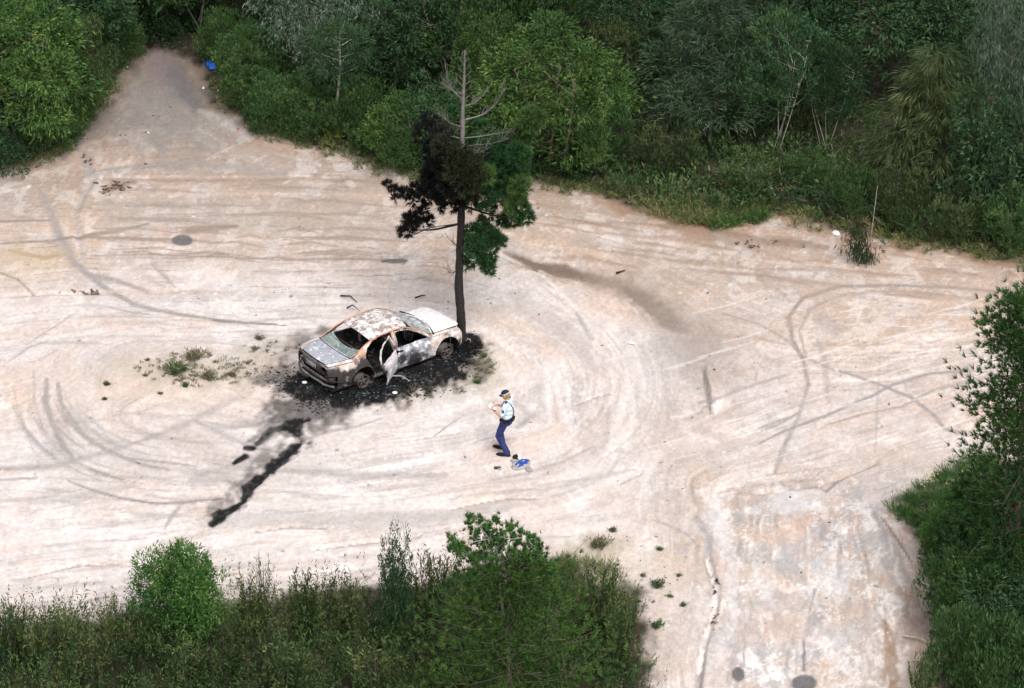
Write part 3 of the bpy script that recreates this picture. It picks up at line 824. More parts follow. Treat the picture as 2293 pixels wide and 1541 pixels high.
plant('mid', 1000, 215, -70, 230, 'forest_tree', 'tree behind the dead top of the burnt pine', T)
plant('wattle', 1105, 300, 60, 170, 'wattle_tree', 'bright green wattle right behind the dead pine top', T)
plant('wattle', 1235, 385, 72, 330, 'wattle_tree', 'large bright green wattle right of the burnt pine', T, var=1)
plant('bush', 1140, 385, 270, 130, 'shrub', 'shrub under the large bright wattle near the pine trunk', S)
plant('greenscrub', 1330, 392, 230, 150, 'shrub', 'shrub at the right foot of the large bright wattle', S)
plant('olive', 1385, 250, 60, 140, 'olive_tree', 'olive brown tree right of the large bright wattle', T)
# right
plant('sheoak', 1590, 335, -50, 270, 'she_oak_tree', 'grey green she oak with a thin trunk right of centre', T, var=0)
plant('stemmed', 1735, 350, 60, 250, 'forest_tree', 'green tree with pale stems and a pointed top', T, var=0)
plant('olive', 1755, 260, 25, 90, 'young_olive_tree', 'pointed yellow green tip rising above the pale stemmed tree', T)
plant('stemmed', 1850, 350, 110, 150, 'dark_tree', 'dark tree on two pale stems right of the pointed tree', T, var=1)
plant('weeper', 2080, 440, 105, 230, 'weeping_tree', 'weeping olive tree with drooping tiers right of the bare gap', T)
plant('gum', 2270, 470, -60, 230, 'gum_tree', 'pale gum tree with hanging leaves at the right edge', T, var=1)
plant('darkbush', 2225, 510, 250, 210, 'shrub', 'tall dark shrub below the pale gum on the right edge', S)
plant('scrub', 2150, 545, 440, 120, 'shrub', 'low dark shrub by the sand edge below the weeping tree', S)
plant('greenscrub', 2265, 570, 450, 120, 'shrub', 'low shrub at the sand edge in the far right corner of the clearing', S)
plant('scrub', 2010, 515, 400, 120, 'shrub', 'spiky green shrub left of the weeping tree foot', S)
plant('greenscrub', 1905, 490, 390, 110, 'shrub', 'dark shrub above the leaning dead sapling', S)
plant('scrub', 1490, 400, 290, 130, 'shrub', 'dark scrubby shrub above the yellow flowered grass', S)
plant('greenscrub', 1810, 430, 355, 110, 'shrub', 'shrub under the dark tree with two pale stems', S)
plant('scrub', 1680, 440, 365, 120, 'shrub', 'shrub under the pale stemmed tree above the fallen branches', S)
plant('dark', 1440, 210, -80, 230, 'dark_tree', 'dark tree behind the olive brown one at the top', T)
plant('dark', 1930, 250, -110, 300, 'dark_tree', 'dark tree behind the bare earth gap on the right', T)
plant('dark', 2130, 260, -130, 280, 'dark_tree', 'dark tree behind the weeping olive tree', T)
plant('sheoak', 1740, 165, -180, 230, 'she_oak_tree', 'she oak behind the pointed green tree at the top', T, var=1)
plant('mid', 1240, 150, -130, 260, 'forest_tree', 'green tree above the large bright wattle at the top edge', T, var=1)
plant('sheoak', 1090, 130, -180, 210, 'she_oak_tree', 'she oak at the top edge above the dead pine top', T, var=1)

# the wood behind, which reads as one mass
def bake(items, g):
    Vs, Fs, Ts = [], [], []; n = 0
    for key, x, y, sx, sz, rz in items:
        v = SPEC[key]; raw = v[g.integers(len(v))][4]
        V, F, Tt = raw
        V = V.reshape(-1, 4, 3); keep = g.random(len(V)) < .31
        V = V[keep]; Tt = Tt.reshape(-1, 4)[keep].ravel()
        c0 = V.mean(1, keepdims=True); V = c0 + (V - c0) * 1.75
        V = V.reshape(-1, 3)
        c, s_ = math.cos(rz), math.sin(rz)
        P = np.stack([(V[:, 0] * c - V[:, 1] * s_) * sx + x, (V[:, 0] * s_ + V[:, 1] * c) * sx + y, V[:, 2] * sz], -1)
        Vs.append(P); Ts.append(Tt); n += len(P)
    V = np.concatenate(Vs)
    return V, np.arange(len(V)).reshape(-1, 4), np.concatenate(Ts)
g = np.random.default_rng(3)
items = []
for row, y in enumerate((17.5, 21.5, 26.0, 31.0)):
    for k in range(11):
        x = -23 + k * 4.6 + g.normal() * .8 + (row % 2) * 2
        if row == 0 and -16 < x < -9: continue
        items.append((('dark', 'dark', 'darkbush', 'mid', 'dark')[g.integers(5)], x, y + g.normal() * 1.0, .9 + .5 * g.random(), .8 + .5 * g.random(), g.random() * 6))
V, F, Tt = bake(items, g)
link('forest_thicket', fast_mesh('forest_thicket', V, F, Tt, M_DARK)); tag(bpy.data.objects['forest_thicket'], 'dark mass of forest closing the view behind the nearer trees', kind='stuff')

# ---- ground cover
def inside_clear_px(px, py):
    P = CLEAR; ins = False
    for i in range(len(P)):
        a, b = P[i], P[(i + 1) % len(P)]
        if (a[1] > py) != (b[1] > py) and px < (b[0] - a[0]) * (py - a[1]) / (b[1] - a[1]) + a[0]: ins = not ins
    return ins

def sprays(centres, g, n_stem, L, spread, h, n_leaf, leafL, leafW, tint0=.5, arch=.3):
    """bundles of upright stems clothed in small leaves"""
    P_, D_, T_ = [], [], []
    for (x, y, z, sc) in centres:
        cl = float(vnoise(np.array(x * .8 + 50), np.array(y * .8 + 50), 71, 2)) if len(centres) > 100 else .5; cl = (cl - .5) * 2.2
        k = n_stem
        a = g.random(k) * 6.283; tl = spread * g.random(k) ** .7
        d = np.stack([np.cos(a) * tl, np.sin(a) * tl, np.ones(k)], -1)
        hh = h * sc * (.5 + .7 * g.random(k)) * (.75 + .5 * g.random()) * max(.45, 1 + .55 * cl)
        t = g.random((k, n_leaf)) ** .75
        base = np.array([x, y, z]) + np.stack([np.cos(a), np.sin(a), 0 * a], -1) * (min(.12, h * .3) * sc * g.random(k) ** .5)[:, None]
        pos = base[:, None] + d[:, None] * (hh[:, None] * t)[..., None]
        pos[..., 2] -= arch * (t ** 2) * tl[:, None] * hh[:, None]
        dd = d[:, None] * .8 + g.normal(size=pos.shape) * .5
        tt = np.clip(tint0 + .25 * (t - .5) + .15 * g.normal(size=t.shape) + .14 * g.normal(size=(k, 1)) + g.normal() * .17 + .32 * cl, 0, 1)  # low clumps get darker leaves: shaded gaps painted into the tint
        P_.append(pos.reshape(-1, 3)); D_.append(dd.reshape(-1, 3)); T_.append(tt.ravel())
    P = np.concatenate(P_); D = np.concatenate(D_)
    return leaves(P, D, leafL, leafW, g, np.concatenate(T_))

def scatter(xr, yr, n, g, cond):
    out = []
    while len(out) < n:
        px = xr[0] + g.random() * (xr[1] - xr[0]); py = yr[0] + g.random() * (yr[1] - yr[0])
        if cond(px, py):
            p = on_ground(px, py); out.append((p.x, p.y, p.z - .03, .7 + .6 * g.random()))
    return out

g = np.random.default_rng(8)
top_edge = lambda x: np.interp(x, [0, 345, 580, 960, 1190, 1480, 1900, 2293], [350, 85, 290, 395, 398, 470, 512, 575])
def under(px, py):
    if inside_clear_px(px, py): return False
    if 250 < px < 500 and py > 90: return g.random() < .06
    if 1960 < px < 2035 and py < 430: return g.random() < .1
    return True
c = scatter((-60, 2350), (-10, 575), 1700, g, under)
V, F, Tt = sprays(c, g, 8, 0, .8, .75, 10, .14, .034, .38)
link('forest_undergrowth', fast_mesh('forest_undergrowth', V, F, Tt, M_MID)); tag(bpy.data.objects['forest_undergrowth'], 'low green undergrowth below the trees at the back of the clearing', kind='stuff')
# ragged low fringe where the scrub meets the sand
def fringe(px, py):
    if 255 < px < 470 and py < 190: return False
    d = min(abs(inside_clear_px(px, py + k) - inside_clear_px(px, py)) and abs(k) or 99 for k in (-26, -18, -10, -4, 4, 10, 18))
    return d < 30 and g.random() < (.9 if d < 12 else .4)
c = scatter((-40, 2330), (80, 620), 330, g, fringe)
V, F, Tt = sprays(c, g, 12, 0, 1.1, .26, 6, .12, .018, .5, .5)
link('edge_grass', fast_mesh('edge_grass', V, F, Tt, M_GRASS)); tag(bpy.data.objects['edge_grass'], 'ragged dry grass fringe where the scrub meets the sand', kind='stuff')
c = scatter((1300, 2350), (250, 560), 260, g, under) + scatter((480, 1000), (200, 390), 40, g, under)
V, F, Tt = sprays(c, g, 8, 0, 1.0, .55, 5, .22, .012, .45, .6)
link('dead_brushwood', fast_mesh('dead_brushwood', V, F, Tt, M_TWIG)); tag(bpy.data.objects['dead_brushwood'], 'grey dead twigs and dry stems tangled among the undergrowth', kind='stuff')

# ---- heath along the bottom of the picture
def heath_ok(px, py):
    top = np.interp(px, [-50, 200, 480, 700, 900, 1020, 1250, 1420, 1445], [1425, 1400, 1385, 1370, 1345, 1310, 1330, 1400, 1560])
    return px < 1450 and py > top
c = scatter((-60, 1450), (1300, 1700), 520, g, heath_ok)
V, F, Tt = sprays(c, g, 13, 0, .48, .95, 17, .085, .020, .42, .25)
link('heath', fast_mesh('heath', V, F, Tt, M_HEATH)); tag(bpy.data.objects['heath'], 'olive brown heath scrub along the bottom left of the view', kind='stuff')
c = scatter((-60, 1450), (1330, 1700), 300, g, heath_ok)
V, F, Tt = sprays(c, g, 10, 0, .65, .85, 15, .09, .024, .45, .35)
link('heath_greenery', fast_mesh('heath_greenery', V, F, Tt, M_MID)); tag(bpy.data.objects['heath_greenery'], 'greener low scrub mixed into the heath at the bottom', kind='stuff')

# upright heath bushes that stand out of it
def make_spray_bush(name, mat, seed, n_stem, h, spread, n_leaf, lL, lW, t0=.5, arch=.2):
    g = np.random.default_rng(seed)
    V, F, Tt = sprays([(0, 0, 0, 1)], g, n_stem, 0, spread, h, n_leaf, lL, lW, t0, arch)
    me = fast_mesh(name, V, F, Tt, mat)
    m = MB()
    for k in range(max(4, n_stem // 6)):
        a = g.random() * 6.28; tl = spread * g.random() * .8
        e = np.array([math.cos(a) * tl * h, math.sin(a) * tl * h, h * .85])
        m.tube([(0, 0, -.05), e * .5 + np.array([0, 0, .03]), e], [.012, .008, .003], 4, .5, cap=False)
    return me, m.mesh(name + '_stems', BARK)
HB = [make_spray_bush('heath_bush', M_HEATH, 21, 46, 1.0, .30, 44, .09, .022, .35), make_spray_bush('heath_bush', M_HEATH, 22, 34, 1.0, .24, 44, .09, .020, .4),
      make_spray_bush('heath_bush', M_DARK, 23, 70, 1.0, .45, 44, .085, .024, .6), make_spray_bush('heath_bush', M_HEATH, 24, 16, 1.0, .16, 40, .085, .014, .6)]
def hbush(px, pb, pt, wpx, v, label, name='heath_bush', group=None):
    p = gpt(px, pb); s_ = FPX / float((p - CAMP) @ FWD)
    h = (pb - pt) / (s_ * math.cos(PITCH)); wd = wpx / s_
    r = empty(name, (p[0], p[1], float(gz(p[0], p[1])) - .03), px * .37)
    nat = (.28, .22, .45, .16)[v] * 2.0 + .2
    r.scale = (wd / nat, wd / nat, h / 1.05)
    tag(r, label, 'shrub', group)
    link('foliage', HB[v][0], r); link('stems', HB[v][1], r)
    return r
plant('darkbush', 888, 1452, 1222, 78, 'heath_bush', 'tall dark bush between the round green bush and the young pine', 'shrub')
hbush(595, 1430, 1225, 45, 3, 'wispy pale stems rising above the heath right of the round green bush')
hbush(560, 1430, 1300, 70, 1, 'dark upright heath bush touching the right side of the round green bush')
hbush(690, 1450, 1300, 90, 0, 'heath bush midway between the wispy stems and the tall dark bush')
hbush(775, 1445, 1300, 80, 1, 'narrow heath bush left of the tall dark bush')
hbush(965, 1430, 1245, 90, 0, 'feathery heath bush between the tall dark bush and the young pine')
hbush(150, 1490, 1370, 60, 1, 'upright heath bush second in from the left edge')
hbush(30, 1500, 1355, 80, 0, 'upright heath bush at the far bottom left edge')
hbush(250, 1480, 1320, 50, 3, 'thin upright heath stems left of the round green bush')
hbush(300, 1470, 1370, 70, 1, 'small heath bush against the left side of the round green bush')
hbush(80, 1520, 1390, 80, 1, 'heath bush in the lower left corner')
hbush(420, 1560, 1440, 120, 0, 'heath bush just below the round green bush')
hbush(640, 1580, 1440, 130, 0, 'feathery heath bush at the bottom edge left of centre')
hbush(840, 1580, 1440, 120, 1, 'heath bush at the bottom edge below the tall dark bush')
hbush(1340, 1450, 1280, 100, 0, 'pale olive bush at the right shoulder of the young pine')
hbush(1390, 1500, 1350, 80, 0, 'olive bush at the far right end of the heath')
# the round bright green bush
M_ROUND = leaf_mat('leaf_round_bush', (.028, .080, .020), (.075, .165, .034), (.18, .29, .07))
species('roundbush', M_ROUND, BARK, 1.6, 1.9, .1, 46, 16000, .085, .026, 'out', 'round', .02, 5, nvar=1, lobe_r=.19, flat=.95)
plant('roundbush', 408, 1445, 1238, 200, 'round_bush', 'round bright green bush standing out of the heath at lower left', 'shrub')
# ================================================================== PINES
def tufts(P, D, g, n=19, L=.14, Wd=.019, spread=.9, tint=.5):
    """pine tufts: needles fanning out from P round D"""
    k = len(P); D = unit(D)
    d = D[:, None] * 1.0 + g.normal(size=(k, n, 3)) * spread * .6; d = unit(d)
    s = unit(np.cross(d, g.normal(size=d.shape))) * Wd * .5
    LL = L * (.7 + .5 * g.random((k, n, 1)))
    a = P[:, None] + s - D[:, None] * .02; b = P[:, None] - s - D[:, None] * .02; c = P[:, None] + d * LL
    V = np.stack([a, b, c], 2).reshape(-1, 3)
    F = np.arange(len(V)).reshape(-1, 3)
    tt = np.clip(np.broadcast_to(tint, (k,))[:, None] + .15 * g.normal(size=(k, n)), 0, 1)
    return V, F, np.repeat(tt.ravel(), 3)

def join(parts):
    Vs, Fs, Ts = [], [], []; n = 0
    for V, F, T_ in parts:
        Vs.append(V); Fs.append(F + n); Ts.append(T_); n += len(V)
    return np.concatenate(Vs), np.concatenate(Fs), np.concatenate(Ts)

def blob_tufts(c, r, g, k, tint, **kw):
    v = unit(g.normal(size=(k, 3))); v[:, 2] += .15; v = unit(v)
    P = np.array(c) + v * np.array(r) * (.45 + .55 * g.random((k, 1)) ** .5)
    D = v + np.array([0, 0, .35])
    tt = np.clip(tint + .12 * g.normal(size=k), 0, 1)
    return tufts(P, D, g, tint=tt, **kw)

# ---- the burnt pine: everything is laid out in the vertical plane through its foot
g = np.random.default_rng(42)
FOOT = on_ground(1037, 762); FX, FY, FZ = FOOT
sF = scale_at(1037, 762)
def vp(px, py, dy=0.0):
    """point of the upright plane through the pine's foot seen at (px, py), moved dy away"""
    d = FWD + np.array([1.0, 0, 0]) * ((px - PW / 2) / FPX) - UPV * ((py - PH / 2) / FPX)
    t = (FY + dy - CAMP[1]) / d[1]
    q = CAMP + d * t
    return q - np.array([FX, FY, FZ])
pine = empty('burnt_pine', (FX, FY, FZ))
tag(pine, 'tall half burnt pine with a charred trunk and dead grey top beside the wreck', 'tree')
tp = [(1037,768),(1034,740),(1031,690),(1027,640),(1030,560),(1033,480),(1035,420),(1035,330),(1036,260),(1039,180),(1041,112)]
tr = [13.5,10.5,9.8,9.3,8.6,8.0,7.4,6.0,4.6,3.0,1.0]
m = MB(); P = [vp(*q) for q in tp]; P[0][2] = -.15
# finer path
t_ = np.linspace(0, len(P) - 1, 46); P = np.stack([np.interp(t_, range(len(P)), np.array(P)[:, i]) for i in range(3)], -1)
rad = np.interp(t_, range(len(tr)), tr) / sF * (1 + .08 * g.normal(size=46))
cut = 28
m.tube(P[:cut + 1], rad[:cut + 1], 12); trunk = m.build('trunk', BARKD, pine)
m = MB(); m.tube(P[cut:], rad[cut:], 10)
GREYW = simple_mat('dead_grey_wood', (.17, .155, .145), .9, .35, 10)
m.build('dead_leader', GREYW, pine)
nt = BARKD.node_tree; b = nt.nodes['Principled BSDF']
bump(nt, b, noise(nt, 10, 5, .7, stretch=(3, 3, .8)), 1.0, .05)

def limb(px, py, pts, r0, mat, name='limb', dy=0.0, twigs=8, tw=.35, up=.5):
    """a limb from the trunk at (px,py) through picture points, with side twigs"""
    m = MB(); A = [vp(px, py)]
    for i, q in enumerate(pts): A.append(vp(q[0], q[1], dy * (i + 1) / len(pts)))
    A = np.array(A); n = 4 * len(A)
    t_ = np.linspace(0, len(A) - 1, n); Q = np.stack([np.interp(t_, range(len(A)), A[:, i]) for i in range(3)], -1)
    Q[1:-1] = (Q[:-2] + Q[1:-1] * 2 + Q[2:]) / 4
    r = r0 * (1 - .8 * np.linspace(0, 1, n)); m.tube(Q, r, 6, .5)
    for k in range(twigs):
        i = int(n * (.3 + .68 * g.random())); i = min(i, n - 1)
        d = unit(Q[min(i + 1, n - 1)] - Q[max(i - 1, 0)]) * .7 + g.normal(size=3) * .5 + np.array([0, 0, up])
        d = unit(d) * tw * (.4 + .8 * g.random())
        m.tube([Q[i], Q[i] + d * .5 + g.normal(size=3) * .015, Q[i] + d + np.array([0, 0, .04])], [.006, .004, .002], 3, .5, cap=False)
    return m.build(name, mat, pine)
# dead grey limbs of the top
for (a, pts, dy, r0) in (((1036,222),[(1015,205),(1004,190),(998,150)],.3,.028),((1036,212),[(1010,202),(995,196)],-.3,.02),((1036,270),[(1080,258),(1110,235),(1130,200)],.2,.03),
    ((1036,310),[(1080,305),(1120,298),(1150,295)],-.4,.028),((1036,312),[(1000,302),(985,285)],.3,.025),((1036,285),[(1005,275),(985,258)],-.5,.022),((1036,335),[(1070,338),(1110,315)],.6,.022),
    ((1036,240),[(1062,232),(1085,210)],.5,.018),((1037,330),[(1060,325),(1100,322),(1140,310)],-.6,.02),((1037,300),[(1015,300),(975,300)],.6,.02),((1037,345),[(1062,345),(1090,335)],.2,.018)):
    limb(a[0], a[1], pts, r0 * .72, GREYW, 'dead_limb', dy, 22, .30, .7)
for k in range(15):
    y0 = 118 + k * 8; sx = (-1) ** k * (6 + 1.6 * k) * (.6 + .5 * g.random())
    limb(1040, y0 + 8, [(1040 + sx, y0 - 2 - g.random() * 8)], .010, GREYW, 'dead_limb', g.normal() * .12, 3, .12, .8)
# living and burnt limbs: (trunk y, tip x, tip y, depth)
for (y0, x1, y1, dy) in ((440,870,418,.1),(420,930,400,-.5),(500,905,515,.0),(400,960,330,.4),(390,985,300,-.6),(380,1000,390,.9),(430,1140,420,.2),(460,1175,490,-.3),(400,1165,360,.3),(380,1190,270,.0),
    (530,1110,520,.1),(560,1090,570,-.3),(420,1060,380,-1.0),(410,1120,300,.8),(590,1005,612,.4),(545,1010,540,-.5)):
    limb(1034, y0, [((1034 + x1) / 2, (y0 + y1) / 2 + 8), (x1, y1)], .035 if abs(x1 - 1034) > 60 else .014, BARKD, 'limb', dy, 14, .28, .3)
bl, gr, ol, si = [], [], [], []
M_PINED = leaf_mat('needles_dark', (.010, .034, .014), (.028, .082, .024), (.07, .15, .04), .1)
M_PINEO = leaf_mat('needles_olive_dark', (.020, .050, .014), (.052, .105, .024), (.11, .17, .04), .1)
M_SINGE = leaf_mat('needles_singed', (.008, .010, .006), (.022, .028, .011), (.06, .07, .025), .05)
def B(lst, px, py, rx, ry, dy, k, tint=.5, rd=None):
    c = vp(px, py, dy); sx = rx / sF * 1.12; sz = ry / sF / .87 * 1.12
    lst.append(blob_tufts(c, (sx, rd or (sx + sz) / 2, sz), g, k, tint))
for (x, y, rx, ry, dy, k) in ((868,414,8,7,.1,9),(880,422,7,6,.0,8),(893,430,10,7,.1,12),(886,444,6,5,.1,6),(907,430,9,8,.2,10),(922,448,12,11,.1,16),(935,425,16,12,-.1,26),(955,435,20,16,.1,40),(975,420,30,26,-.3,90),
    (985,385,30,30,.2,110),(965,395,20,20,-.4,50),(998,360,28,30,-.5,100),(1010,410,24,26,-.7,80),(1000,440,24,16,.2,60),(1030,440,20,18,-.4,50),(985,460,12,12,.0,20),(1018,463,9,10,.1,16),
    (975,340,24,26,.5,60),(955,300,26,26,.6,36),(958,272,22,16,.5,16),(985,310,20,22,-.2,22),(948,470,10,7,.0,12),(925,488,12,9,.05,18),(910,492,9,7,.0,12),(920,505,14,12,-.1,26),(908,520,16,8,.0,22),
    (945,500,12,9,.1,16),(962,495,9,7,.1,10),(935,478,8,6,.1,8)):
    B(bl, x, y, rx, ry, dy, int(k * 1.9), .35)
for (x, y, rx, ry, dy, k) in ((1022,380,26,26,-.8,60),(1040,405,26,26,-.8,60),(1020,350,22,22,-.6,40),(990,330,20,20,-.6,35),(1050,430,20,18,-.6,40),(1060,400,22,26,-.7,50),(1045,360,20,22,-.7,40),(1070,370,14,18,-.8,22),(1055,455,16,14,-.3,26),(1000,300,14,16,.2,20)):
    B(si, x, y, rx, ry, dy, int(k * 1.7), .55)
for (x, y, rx, ry, dy, k) in ((1065,380,30,26,.3,90),(1100,400,26,30,.1,90),(1130,370,30,32,.0,120),(1155,390,24,28,-.1,90),(1130,330,26,26,.2,80),(1160,350,22,22,-.2,60),(1085,350,26,24,.5,70),(1060,420,26,24,.0,70),
    (1085,440,26,22,-.2,60),(1120,440,22,22,.3,60),(1150,440,26,26,-.2,90),(1160,470,22,20,-.1,60),(1180,488,14,12,.0,26),(1145,490,20,16,.2,45),(1125,495,12,10,.2,18),(1090,475,14,18,.2,30),(1080,500,9,12,.4,14),
    (1060,520,20,14,.1,34),(1085,525,22,18,.0,46),(1105,535,18,16,-.1,36),(1122,540,12,9,.0,16),(1065,550,22,20,-.2,56),(1090,565,22,20,-.1,54),(1060,580,18,16,.1,34),(1090,590,16,16,-.1,34),(1098,604,12,10,.0,20),(1042,595,8,10,.2,8),(1048,545,12,14,.3,20),
    (1060,330,18,18,.8,28),(1010,250,12,9,.8,14),(1075,285,14,11,.8,18),(1100,300,10,8,.6,8),(1110,345,20,20,.6,40)):
    B(gr, x, y, rx, ry, dy, int(k * 1.8), .42)
for (x, y, rx, ry, dy, k) in ((1190,270,26,24,.1,90),(1175,295,24,20,.3,60),(1205,262,14,14,.0,24),(1165,310,18,16,.2,34),(1165,420,22,20,-.6,40),(1150,460,18,18,-.7,34),(1090,395,18,18,-.7,26)):
    B(ol, x, y, rx, ry, dy, int(k * 1.7), .55)
V, F, Tt = join(bl); link('burnt_needles', fast_mesh('burnt_needles', V, F, Tt, M_BURNT), pine)['label'] = 'black scorched needles on the left side'
V, F, Tt = join(gr); link('green_needles', fast_mesh('green_needles', V, F, Tt, M_PINED), pine)['label'] = 'surviving dark green needles on the right side'
V, F, Tt = join(si); link('singed_needles', fast_mesh('singed_needles', V, F, Tt, M_SINGE), pine)['label'] = 'dark brownish singed needles round the trunk'
V, F, Tt = join(ol); link('browned_needles', fast_mesh('browned_needles', V, F, Tt, M_PINEO), pine)['label'] = 'olive green needles at the outer right side'
# bare curved twigs at the lower left
for k in range(7):
    limb(1034, 500, [(960, 510), (925 - k * 2, 528 - k), (890 - k * 3 + 8 * (k % 3), 520 + 4 * k)], .012, BARKD, 'burnt_twig', .1 * (k - 3), 5, .12, .5) if k < 2 else None

# ---- ordinary pines: whorls of limbs carrying tufts towards their ends
def make_pine(seed, H, W, n_limb, per, z0=.1, prof=None, needle=M_PINE, tint=.5, L=.13, nn=20, side=None):
    g = np.random.default_rng(seed); m = MB()
    m.tube([(0, 0, -.2), (0.02, 0, H * .3), (-.03, .02, H * .65), (0, 0, H * .98)], [.03 * H * .5 + .02, .02 * H * .5 + .015, .01 * H * .5 + .01, .008], 8)
    P_, D_, T_ = [], [], []
    for i in range(n_limb):
        t = (i + .5) / n_limb; z = z0 * H + (1 - z0) * H * t
        a = i * 2.4 + g.normal() * .3
        R_ = W / 2 * (prof(t) if prof else (1 - t) ** .7 * .9 + .1) * (.7 + .4 * g.random())
        e = np.array([math.cos(a) * R_, math.sin(a) * R_, z + R_ * (.15 + .35 * t)])
        A = np.array([0, 0, z]); mid = (A + e) / 2 - np.array([0, 0, R_ * .08])
        m.tube([A, mid, e], [.014 * (1 - t) + .008, .008, .004], 5, cap=False)
        q = g.random(per) ** .6; base = A + (e - A) * q[:, None]
        off = g.normal(size=(per, 3)) * np.array([1, 1, .75]) * (.10 + .13 * R_)
        P_.append(base + off); D_.append(unit(e - A) * .7 + unit(off) * .6 + np.array([0, 0, .6])); T_.append(np.clip(tint + .10 * g.normal() + .12 * g.normal(size=per), 0, 1))
        for j in range(1):
            qq = .4 + .5 * g.random(); s_ = A + (e - A) * qq
            m.tube([s_, s_ + g.normal(size=3) * R_ * .22 + np.array([0, 0, .1])], [.009, .003], 4, cap=False)
    V, F, Tt = tufts(np.concatenate(P_), np.concatenate(D_), g, n=nn, L=L, tint=np.concatenate(T_))
    return fast_mesh('pine_needles', V, F, Tt, needle), m.mesh('pine_trunk', BARK)

def pine_at(px, pb, pt, name, label, seed, W, rz=0.0, **k):
    p = gpt(px, pb); s_ = FPX / float((p - CAMP) @ FWD); H = (pb - pt) / (s_ * math.cos(PITCH))
    a, b_ = make_pine(seed, H, W / s_, **k)
    r = empty(name, (p[0], p[1], float(gz(p[0], p[1])) - .02), rz); tag(r, label, 'tree')
    link('crown', a, r); link('trunk', b_, r)
    return r
M_YPINE = leaf_mat('needles_young', (.022, .062, .016), (.062, .130, .026), (.14, .22, .05), .12)
# young pine at the bottom: a broad low skirt and a narrow leader of separate rosettes
pine_at(1140, 1640, 1262, 'young_pine', 'broad young pine rising from the heath at the bottom centre', 5, 540, n_limb=74, per=40, z0=.02, prof=lambda t: np.interp(t, [0, .3, .6, .85, 1], [.78, .95, .66, .38, .26]), needle=M_YPINE, tint=.5, L=.13, nn=20)
yp = bpy.data.objects['young_pine']
g = np.random.default_rng(9)
yb = gpt(1140, 1640)
def yv(px, py, dy=0.0):
    d = FWD + np.array([1.0, 0, 0]) * ((px - PW / 2) / FPX) - UPV * ((py - PH / 2) / FPX)
    t = (yb[1] + dy - CAMP[1]) / d[1]
    return CAMP + d * t - np.array(yp.location)
ros = [(1055,1160),(1048,1180),(1075,1165),(1080,1185),(1062,1198),(1098,1178),(1095,1200),(1110,1165),(1118,1190),(1112,1210),(1135,1185),(1145,1200),(1130,1212),(1150,1180),(1165,1195),(1160,1215),(1190,1200),(1200,1212),(1205,1225),(1186,1218),(1090,1222),(1075,1215),(1010,1205),(1020,1218),(1012,1228),(1030,1225),(1045,1232),(1025,1240),(1120,1232),(1145,1235),(1170,1238),(1180,1245),(1105,1250),(1085,1248),(1060,1250),(1130,1255),(1150,1262),(1200,1250),(1225,1268),(1232,1285),(1220,1295),(1180,1275),(1100,1275),(1070,1275),(1050,1290),(1190,1300),(1160,1290)]
P = np.array([yv(x, y, g.normal() * .25) for x, y in ros]); s_ = scale_at(1140, 1640)
pts = (P[:, None] + g.normal(size=(len(P), 15, 3)) * .06).reshape(-1, 3)
dirs = g.normal(size=pts.shape) * .5 + np.array([0, 0, .8])
V, F, Tt = tufts(pts, dirs, g, n=24, L=.105, Wd=.015, tint=np.clip(.55 + .12 * g.normal(size=len(pts)), 0, 1))
link('leader_needles', fast_mesh('leader_needles', V, F, Tt, M_PINE), yp)
m = MB(); hub = [yv(1120, 1300), yv(1118, 1262), yv(1112, 1230), yv(1105, 1205)]
m.tube([yv(1128, 1400)] + hub, [.035, .03, .024, .018, .012], 7)
for q in P:
    h = hub[g.integers(4)] ; h = h if h[2] < q[2] + .1 else hub[0]
    m.tube([h, (h + q) / 2 + g.normal(size=3) * .04 - np.array([0, 0, .05]), q], [.012, .008, .004], 4, cap=False)
m.build('leader_limbs', BARKP, yp)

pine_at(2262, 1400, 690, 'roadside_pine', 'large green pine cut off by the right edge of the view', 6, 330, n_limb=110, per=50, z0=.03, prof=lambda t: np.interp(t, [0, .2, .5, .75, 1], [1.1, 1.1, .92, .78, .42]), needle=M_PINE, tint=.45, L=.15, nn=16)
pine_at(2150, 1330, 1085, 'small_pine', 'small dark pine against the left side of the large pine on the right', 7, 130, n_limb=40, per=36, z0=.02, needle=M_PINE, tint=.3, L=.13, nn=16)
plant('darkbush', 2215, 1395, 1190, 230, 'shrub', 'dark shrub under the large pine on the right', 'shrub')
plant('bush', 2150, 1430, 1260, 170, 'shrub', 'leafy green shrub at the left foot of the large right pine', 'shrub')
plant('darkbush', 2250, 1500, 1320, 220, 'shrub', 'dense shrub low on the right edge below the large pine', 'shrub')
plant('bush', 2150, 1560, 1380, 150, 'shrub', 'green shrub at the bottom right beside the muddy track', 'shrub')
plant('bush', 2270, 1600, 1410, 200, 'shrub', 'shrub in the bottom right corner', 'shrub')
plant('roundbush', 2110, 1290, 1170, 100, 'shrub', 'small bright shrub in front of the grassy bank on the right', 'shrub')
hbush(2060, 1600, 1480, 70, 0, 'pale heath bush at the bottom edge beside the muddy track')

